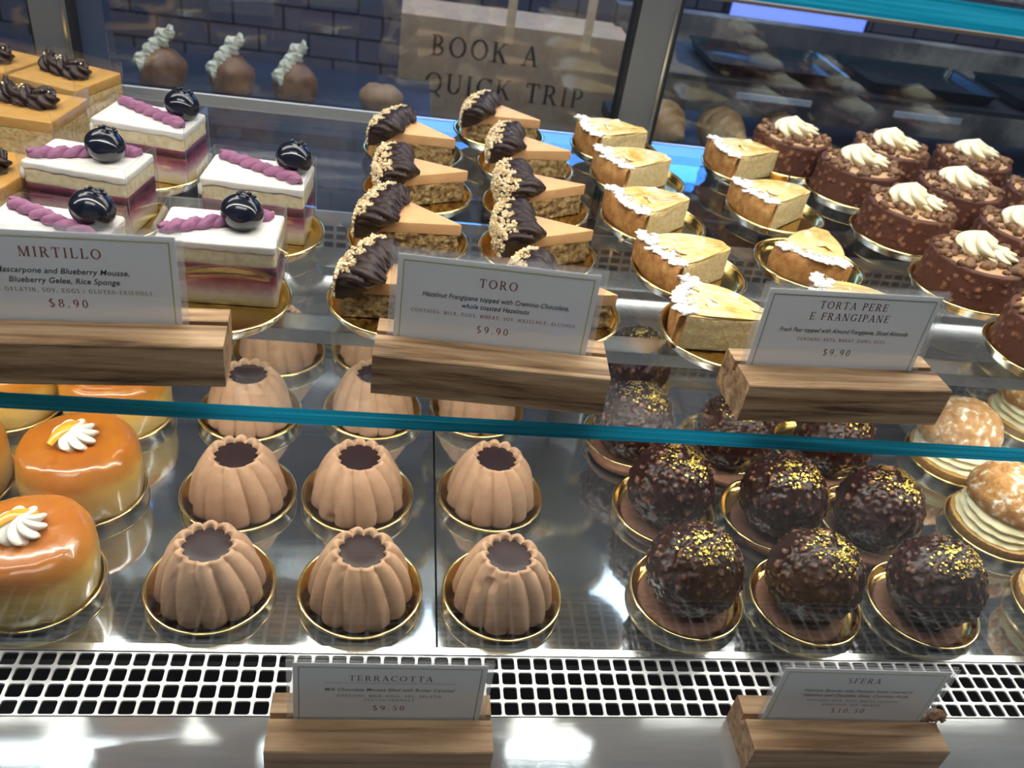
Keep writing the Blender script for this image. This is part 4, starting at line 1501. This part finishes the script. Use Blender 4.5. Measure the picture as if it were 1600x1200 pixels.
# ------------------------------------------------------------------ nut-coated chocolate cakes with cream
def make_choc(seed, double=False):
    root = empty('chocolate_nut_cake')
    rg = random.Random(seed)
    n, k = 150, 26
    h = 0.0325
    t = np.linspace(0, 2 * PI, n, endpoint=False)
    L = []
    for z, r in [(0.0, 0.001), (0.0, 0.034), (0.0008, 0.0372)] + [(0.0015 + (h - 0.003) * i / k, 0.0378 - 0.002 * i / k) for i in range(k + 1)] + [(h - 0.0003, 0.0350), (h + 0.0002, 0.0335), (h - 0.0004, 0.0315), (h - 0.0018, 0.0305)]:
        L.append(np.stack([r * np.cos(t), r * np.sin(t), np.full(n, z)], 1))
    b = MB()
    b.loops(L, True, True)
    V = b.verts()
    rs = np.random.RandomState(seed)
    mix = np.zeros(len(V))
    disp = np.zeros(len(V))
    rad = np.stack([V[:, 0], V[:, 1], np.zeros(len(V))], 1)
    rad /= np.linalg.norm(rad, axis=1, keepdims=True) + 1e-9
    for _ in range(150):
        a, z, s, q = rs.uniform(0, 2 * PI), rs.uniform(0.001, h), rs.uniform(0.0009, 0.0024), rs.uniform(0.4, 1)
        c = np.array([0.0368 * math.cos(a), 0.0368 * math.sin(a), z])
        d = np.linalg.norm(V - c, axis=1)
        kk = np.clip(1 - (d / s) ** 2, 0, 1) ** 0.6
        disp = np.maximum(disp, kk * s * 0.5)
        mix = np.maximum(mix, kk * q)
    side = np.hypot(V[:, 0], V[:, 1]) > 0.0325
    V = V + rad * (disp * side + 0.0004 * fbm(V, 160, seed))[:, None]
    V[:, 2] = np.maximum(V[:, 2], 0)
    part('chocolate_coating', b, M['milk_nut'], root, angle=0, attr=mix * side, V=V)
    b = MB()
    lathe(b, [(0.0315, h - 0.003), (0.0318, h - 0.0008), (0.030, h - 0.0002), (0.012, h), (0.0005, h)], 50)
    part('mousse_top', b, M['tan_mousse'], root)
    b = MB()
    for _ in range(92):
        a = rg.uniform(0, 2 * PI)
        if rg.random() < 0.22 and -2.2 < ((a + PI) % (2 * PI)) - PI < -1.2:
            continue
        r_ = rg.uniform(0.015, 0.0345)
        s = rg.uniform(0.0018, 0.0042)
        blob(b, (r_ * math.cos(a), r_ * math.sin(a), h + s * 0.35), (s, s * rg.uniform(0.7, 1.1), s * 0.8), rg.randint(0, 999), 0.35, 300, 12, 8)
    c = part('nut_crumble', b, M['nut_crumble'], root, angle=0)
    c['kind'] = 'stuff'
    b = MB()
    star_drop(b, 0.0172, 0.0155, 6, 1.6, 0.32, c=(-0.003, 0.003, h + 0.0005), seed=seed, tip=0.002, sharp=0.75)
    star_drop(b, 0.0135, 0.0105, 6, 2.1, 0.32, c=(0.0085, -0.0075, h + 0.0005), seed=seed + 2, sharp=0.75)
    part('cream_rosette', b, M['cream'], root, angle=60)
    return root


chocs = [make_choc(5), make_choc(8)]
CHOC = [('C0', 0.4470, 0.4450, 0, 0.2, 'lowest one at the right edge'), ('C1', 0.4346, 0.5330, 0, 0.0, 'front column, large cream swirl in full view'), ('C2', 0.4230, 0.6200, 1, 0.3, 'second in the front column'),
        ('C3', 0.4150, 0.7050, 0, 0.5, 'third in the front column'), ('C4', 0.3725, 0.7665, 1, 1.0, 'rearmost left, by the rear glass'), ('D1', 0.5120, 0.5950, 1, 0.1, 'right edge, behind the front swirl'),
        ('D2', 0.4985, 0.6760, 0, 0.8, 'middle column, pale mousse edge showing'), ('D3', 0.4745, 0.7640, 1, 0.4, 'rear row, middle'), ('E1', 0.5600, 0.7600, 0, 0.9, 'rear row, right'), ('E2', 0.5900, 0.6800, 1, 0.2, 'far right edge, mostly out of frame')]
for k, x, y, v, a, lb in CHOC:
    plate(x, y, S, 'gold plate under the cream-topped chocolate cake, ' + lb, 'gold plates on the glass shelf')
    place(chocs[v], 'choc%d' % v, (x, y, S + PZ), a, 'round nut-coated chocolate cake with cream, ' + lb, 'cake', 'nut-coated chocolate cakes with cream')


# ------------------------------------------------------------------ blueberry layer slices in clear film
def film(root, x0, x1, y0, y1, h, sides=('front', 'right', 'back', 'left')):
    o = 0.0007
    x0, x1, y0, y1 = x0 - o, x1 + o, y0 - o, y1 + o
    t = 0.0003
    for sd in sides:
        b = MB()
        if sd == 'front': b.box(x0, x1, y0 - t, y0, 0.0003, h)
        if sd == 'back': b.box(x0, x1, y1, y1 + t, 0.0003, h)
        if sd == 'right': b.box(x1, x1 + t, y0, y1, 0.0003, h)
        if sd == 'left': b.box(x0 - t, x0, y0, y1, 0.0003, h)
        b.M = [1, 1, 1, 1, 0, 1]
        if sd in ('front', 'back'): b.M = [1, 1, 0, 0, 1, 1]
        else: b.M = [0, 0, 1, 1, 1, 1]
        part('clear_film', b, [M['film'], M['film_edge']], root, smooth=False)


def make_mirtillo(seed, braid_dir, berry):
    root = empty('blueberry_slice')
    rg = random.Random(seed)
    a, c = 0.0325, 0.0205
    poly = round_poly([(-a, -c), (a, -c), (a, c), (-a, c)], 0.0022, 3)
    b = MB()
    slab(b, poly, 0.0, 0.0205, 0.0022, 0.0006, 0.0004, seed, 300)
    part('berry_mousse', b, M['berry_mousse'], root, angle=0)
    b = MB()
    slab(b, poly, 0.0, 0.0062, 0.003, 0.0005, 0.0003, seed + 1, 300)
    part('berry_gelee', b, M['gelee'], root, loc=(0, 0, 0.0203))
    b = MB()
    slab(b, poly, 0.0262, 0.0362, 0.002, 0.0006, 0.0005, seed + 2, 380)
    part('vanilla_sponge', b, M['vanilla'], root, angle=0)
    b = MB()
    P2 = round_poly([(-a - 0.0006, -c - 0.0006), (a + 0.0006, -c - 0.0006), (a + 0.0006, c + 0.0006), (-a - 0.0006, c + 0.0006)], 0.003, 4)
    slab(b, P2, 0.0352, 0.0402, 0.0015, 0.0012, 0.0, seed, 200)
    V = b.verts()
    low = V[:, 2] < 0.0366
    V[low, 2] += (vnoise(np.stack([V[low, 0], V[low, 1], V[low, 0] * 0], 1), 160, seed) * 0.0011)
    blob(b, (-a, -c - 0.0003, 0.0325), (0.0017, 0.0012, 0.0042), 2, 0.1, 100, 12, 10)
    V = np.concatenate([V, b.V[-1]])
    part('white_glaze', b, M['glaze'], root, V=V, angle=50)
    # twisted purple braid
    b = MB()
    p0, p1 = np.array(braid_dir[0]), np.array(braid_dir[1])
    t = np.linspace(0, 1, 80)
    for ph in (0, PI):
        path = np.zeros((80, 3))
        path[:, :2] = p0 + np.outer(t, p1 - p0)
        nrm = np.array([-(p1 - p0)[1], (p1 - p0)[0]])
        nrm /= np.linalg.norm(nrm)
        w_ = t * 7 * PI + ph
        path[:, :2] += np.outer(np.sin(w_) * 0.0021, nrm)
        path[:, 2] = 0.0426 + 0.0012 * np.cos(w_)
        rad = 0.0033 * (1 - 0.25 * np.abs(np.sin(w_ * 0.5))) * np.clip(np.minimum(t, 1 - t) * 14, 0.2, 1) ** 0.5
        sweep(b, path, rad, n=14)
    V = b.verts()
    V = V + (fbm(V, 500, seed) * 0.0004)[:, None]
    part('purple_braid', b, M['braid'], root, angle=0, V=V)
    b = MB()
    rb = 0.0122
    prof = []
    for i in range(22):
        q = -PI / 2 + PI * i / 21
        prof.append((max(0.0003, rb * math.cos(q)), rb * 0.86 * math.sin(q)))
    prof = prof[:-3] + [(0.0046, rb * 0.86), (0.004, rb * 0.80), (0.0015, rb * 0.72), (0.0003, rb * 0.72)]
    lathe(b, prof, 40)
    for q in range(5):
        t_ = 2 * PI * q / 5
        blob(b, (0.0048 * math.cos(t_), 0.0048 * math.sin(t_), rb * 0.87), (0.0013, 0.0013, 0.0009), q, 0.2, 200, 10, 7)
    V = b.verts()
    V = V * (1 + 0.03 * vnoise(V, 130, seed))[:, None]
    part('blueberry', b, M['blueberry'], root, angle=0, V=V, loc=(berry[0], berry[1], 0.0402 + rb * 0.8), rot=(-0.25, 0.2, 0))
    film(root, -a - 0.0004, a + 0.0004, -c - 0.0004, c + 0.0004, 0.0462)
    return root


mir = [make_mirtillo(2, ((-0.029, 0.0165), (0.030, -0.013)), (0.022, 0.006)), make_mirtillo(6, ((-0.0315, -0.0135), (0.027, 0.0165)), (0.0115, 0.001))]
MIRT = [('M1', -0.0985, 0.4590, 1, 0.0, (-0.0995, 0.4400), 'front right, half behind the MIRTILLO card'), ('M2', -0.0905, 0.5420, 0, -4.0, (-0.0887, 0.5285), 'middle right, its whole braid in view'), ('M3', -0.1785, 0.6210, 0, -10.0, (-0.1820, 0.6120), 'rearmost, against the rear glass'),
        ('M4', -0.1950, 0.5385, 1, -10.0, (-0.1900, 0.5280), 'second row, left, before the caramel'), ('M5', -0.1870, 0.4440, 0, -6.0, (-0.1890, 0.4400), 'front left, above the MIRTILLO card')]
for k, x, y, v, deg, pp, lb in MIRT:
    plate(pp[0], pp[1], S, 'gold plate under the blueberry slice, ' + lb, 'gold plates on the glass shelf')
    place(mir[v], 'mir%d' % v, (x, y, S + PZ), math.radians(deg), 'white-glazed blueberry slice with purple braid, ' + lb, 'cake slice', 'white-glazed blueberry slices')


# ------------------------------------------------------------------ caramel squares with chocolate ruffles
def make_caramel(seed):
    root = empty('caramel_square')
    a, c = 0.030, 0.0285
    poly = round_poly([(-a, -c), (a, -c), (a, c), (-a, c)], 0.002, 3)
    b = MB()
    slab(b, poly, 0.0, 0.0205, 0.0022, 0.0006, 0.0006, seed, 320)
    part('shortbread_base', b, M['shortbread'], root, angle=0)
    b = MB()
    slab(b, round_poly([(-a - 0.0004, -c - 0.0004), (a + 0.0004, -c - 0.0004), (a + 0.0004, c + 0.0004), (-a - 0.0004, c + 0.0004)], 0.0025, 3), 0.0203, 0.0288, 0.003, 0.001, 0.0002, seed, 150)
    part('caramel_layer', b, M['caramel'], root, angle=40)
    b = MB()
    rg = random.Random(seed)
    for i, (x, y, r, h, tip, tx) in enumerate([(-0.0135, 0.002, 0.0095, 0.012, 0.006, -0.003), (-0.002, 0.0, 0.0105, 0.013, 0.002, 0.002), (0.0105, -0.001, 0.0115, 0.0125, 0.0, 0.004)]):
        star_drop(b, r, h, 5, 2.3, 0.36, c=(x, y, 0.0284), tilt=(tx, 0.002), tip=tip, seed=i, sharp=0.8)
    # folded ribbon over the rosettes
    t = np.linspace(0, 1, 60)
    path = np.stack([-0.018 + 0.038 * t, 0.004 * np.sin(t * 5 * PI), 0.0365 + 0.003 * np.sin(t * 3 * PI)], 1)
    sweep(b, path, 0.0052 * np.sin(np.clip(t, 0.02, 0.98) * PI) ** 0.4, 4, 0.5, 9.0, 24, sharp=0.8)
    part('chocolate_ruffle', b, M['frosting'], root, angle=60)
    b = MB()
    for _ in range(16):
        bit(b, (rg.uniform(-0.017, 0.018), rg.uniform(-0.005, 0.004), 0.0415 + rg.uniform(-0.001, 0.001)), rg.uniform(0.0004, 0.0011), rg)
    s = part('nut_pieces', b, M['hazel'], root, smooth=False)
    s['kind'] = 'stuff'
    film(root, -a, a, -c, c, 0.0372)
    return root


car = make_caramel(4)
for x, y, deg, lb in [(-0.2720, 0.6510, -8, 'its chocolate ruffle nearest the blueberry slices'), (-0.2700, 0.7250, -20, 'behind, its ruffle beside the rear post'), (-0.3340, 0.7420, -20, 'rearmost, at the left edge of the frame'), (-0.2620, 0.5350, -14, 'foremost, only a corner showing at the left edge')]:
    plate(x, y, S, 'gold plate under the caramel square, ' + lb, 'gold plates on the glass shelf')
    place(car, 'car', (x, y, S + PZ), math.radians(deg), 'caramel square in clear film, ' + lb, 'cake', 'caramel squares with chocolate ruffles')

# ------------------------------------------------------------------ back counter behind the rear glass
for x0, x1, lb in ((-0.7, 0.035, 'dark narrow ledge behind the case carrying the cream rolls'), (0.275, 1.2, 'dark narrow ledge behind the case carrying the croissants')):
    tag(part('back_ledge', MB().box(x0, x1, 0.92, 1.16, 0.105, 0.12), M['navy'], smooth=False), lb, 'ledge')
tag(part('back_counter', MB().box(-1.2, 1.6, 1.165, 1.75, -0.9, -0.10), M['navy'], smooth=False), 'dark navy back counter carrying the paper bag', 'counter')


def roll(seed):
    root = empty('cream_roll')
    b = MB()
    blob(b, (0, 0, 0.027), (0.030, 0.040, 0.027), seed, 0.12, 60, 30, 18)
    V = b.verts()
    V[:, 2] = np.maximum(V[:, 2], 0.0)
    part('roll_body', b, mat('roll_crust', (0.20, 0.08, 0.035), (0.32, 0.15, 0.06), scale=60, rough=0.5), root, angle=0, V=V)
    root.scale = (0.82, 0.82, 0.95)
    b = MB()
    t = np.linspace(0, 1, 70)
    path = np.stack([-0.026 + 0.034 * t + 0.004 * np.sin(t * 9 * PI), -0.02 + 0.03 * t, 0.036 + 0.034 * t], 1)
    sweep(b, path, 0.0105 * (1 - 0.3 * np.abs(np.sin(t * 7 * PI))), 6, 0.25, 14, 30)
    part('piped_cream', b, M['cream'], root, angle=60)
    return root


rl = roll(3)
for i, (x, y, lb) in enumerate([(-0.245, 1.0, 'leftmost of three, above the rearmost blueberry'), (-0.170, 1.0, 'middle of three'), (-0.100, 1.0, 'rightmost of three, beside the paper bag'), ]):
    place(rl, 'roll', (x - 0.022, y, 0.12), 0.1 * i, 'blurred cream-piped brown roll behind the rear glass, ' + lb, 'pastry', 'cream rolls behind the rear glass')


def bun(seed):
    b = MB()
    blob(b, (0, 0, 0.019), (0.026, 0.022, 0.020), seed, 0.15, 70, 24, 14)
    V = b.verts()
    V[:, 2] = np.maximum(V[:, 2], 0.0)
    return part('brown_bun', b, mat('bun_crust', (0.36, 0.19, 0.09), (0.46, 0.27, 0.14), scale=80, rough=0.6), None, angle=0, V=V)


b1 = bun(4)
b1.location = (-0.024, 1.0, 0.12)
tag(b1, 'blurred brown bun behind the rear glass, left of the paper bag', 'bun')

# croissants
def make_croissant(seed):
    b = MB()
    t = np.linspace(0, 1, 90)
    a = (t - 0.5) * 1.2
    path = np.stack([0.06 * np.sin(a), 0.06 * (np.cos(a) - 1), 0.021 + 0 * t], 1)
    seg = 0.86 + 0.14 * np.abs(np.sin(t * 8 * PI))
    rad = 0.0215 * np.sin(np.clip(t, 0.03, 0.97) * PI) ** 0.75 * seg
    sweep(b, path, rad, n=26)
    return part('croissant', b, mat('croissant_crust', (0.36, 0.17, 0.055), (0.66, 0.44, 0.22), scale=45, rough=0.5, stretch=(1, 1, 1)), None, angle=0)


cr = make_croissant(1)
for i, (x, y, z, rz_, lb) in enumerate([(0.316, 1.0, 0.12, 1.6, 'leftmost, beside the grey post'), (0.391, 1.0, 0.12, 1.75, 'middle of the three'), (0.466, 1.0, 0.12, 1.55, 'rightmost, behind the chocolate cake')]):
    if i == 0:
        o = cr
    else:
        o = cr.copy()
        COL.objects.link(o)
    o.location = (x, y, z)
    o.rotation_euler = (0, 0, rz_)
    o.scale = (1.3, 1.3, 1.35)
    tag(o, 'blurred golden croissant behind the rear glass, ' + lb, 'croissant', 'croissants behind the rear glass')

# kraft paper bag
bag = tag(empty('paper_bag', (0.15, 1.25, -0.10)), 'brown kraft paper bag with twin handles printed BOOK A QUICK TRIP', 'bag')
kraft = mat('kraft_paper', (0.42, 0.29, 0.19), (0.49, 0.35, 0.24), scale=60, rough=0.8, bmp=0.2, bscale=30, bdist=0.004)
part('bag_body', MB().box(-0.158, 0.158, -0.05, 0.05, 0.0, 0.292), kraft, bag, smooth=False)
for x in (-0.012, 0.095):
    part('handle', MB().box(x - 0.006, x + 0.006, -0.0515, -0.0495, 0.27, 0.42), mat('handle_paper', (0.62, 0.46, 0.30), rough=0.8), bag, smooth=False)
for txt, z, cx_ in (('BOOK A', 0.243, -0.042), ('QUICK TRIP', 0.193, -0.008)):
    text_part('bag_text', txt, 0.027, cx_, z, mat('bag_ink', (0.035, 0.022, 0.02), rough=0.8), bag, -0.0506, 0.16)

# black trays on a wire shelf at the right
for i, x in enumerate((0.447, 0.648, 0.85)):
    tr = tag(empty('black_tray', (x, 1.06, 0.213)), 'shallow black tray behind the rear glass, ' + ('left of the three', 'middle of the three', 'right of the three')[i], 'tray', 'black trays behind the rear glass')
    b = MB()
    P = round_poly([(-0.086, -0.06), (0.086, -0.06), (0.086, 0.06), (-0.086, 0.06)], 0.012, 4)
    base = np.concatenate([np.array(P), np.zeros((len(P), 1))], 1)
    L = []
    for s, z in ((0.9, 0.0), (0.96, 0.003), (1.0, 0.013), (1.03, 0.0145), (1.03, 0.0135), (0.985, 0.0125), (0.94, 0.004), (0.89, 0.0025)):
        l = base * s
        l[:, 2] = z
        L.append(l)
    b.loops(L)
    part('tray_body', b, mat('black_tray_plastic', (0.015, 0.017, 0.022), rough=0.25), tr)
tag(part('tray_shelf', MB().box(0.30, 1.2, 0.99, 1.15, 0.206, 0.212).box(0.30, 0.31, 1.14, 1.15, 0.12, 0.206).box(1.19, 1.2, 1.14, 1.15, 0.12, 0.206), M['dark_void'], smooth=False), 'thin dark shelf holding the black trays behind the rear glass', 'shelf')
for i, (x, wd, z) in enumerate(((0.441, 0.095, 0.1935), (0.643, 0.09, 0.1935))):
    tag(part('label_strip', MB().box(x - wd / 2, x + wd / 2, 0.986, 0.99, z - 0.001, z + 0.006), mat('label_white', (0.45, 0.5, 0.56), rough=0.5), smooth=False), ('left', 'right')[i] + ' pale label strip clipped under the black trays', 'label', 'label strips under the black trays')
tag(part('cloudy_panel', MB().box(0.30, 1.4, 1.28, 1.31, -0.10, 0.222), mat('cloudy_grey', (0.1, 0.1, 0.1), stops=[(0.38, (0.05, 0.055, 0.07)), (0.52, (0.13, 0.12, 0.12)), (0.66, (0.36, 0.34, 0.30))], scale=9, rough=0.5, det=8), smooth=False), 'added cloudy grey splashback behind the black trays', 'backing')  # made-up panel carrying a fuzzy, cloudy grey band
glow_root = tag(empty('blue_glow_panel', (0.72, 1.6, 0.10)), 'added blue screen above the marble splashback', 'emitter')  # added glowing panel standing in for a blue glow on the rear glass
part('emitter_face', MB().box(-0.14, 0.12, -0.006, 0.0, 0.0, 0.14), mat_emit('blue_glow', (0.03, 0.14, 0.9), 0.9), glow_root, smooth=False)
part('emitter_back', MB().box(-0.15, 0.13, 0.0, 0.02, -0.2, 0.15), M['gasket'], glow_root, smooth=False)
sg = tag(empty('unseen_blue_panel', (0.32, 1.6, 0.49)), 'long unseen blue screen high behind the counter', 'emitter')  # added unseen source for the blue reflections in the shelf glass
part('emitter_face', MB().box(-0.32, 0.30, -0.006, 0.0, -0.02, 0.05), mat_emit('blue_reflection_glow', (0.05, 0.36, 1.0), 7.0), sg, smooth=False)
part('emitter_back', MB().box(-0.34, 0.32, 0.0, 0.03, -0.04, 0.07), M['gasket'], sg, smooth=False)

mb = MB()
bit(mb, (0, 0, 0.0022), 0.0024, random.Random(9))
tag(part('hazelnut_piece', mb, M['hazel'], None, smooth=False, loc=(0.1712, 0.5720, S)), 'single hazelnut piece fallen on the shelf between hazelnut and pear slices', 'nut piece')
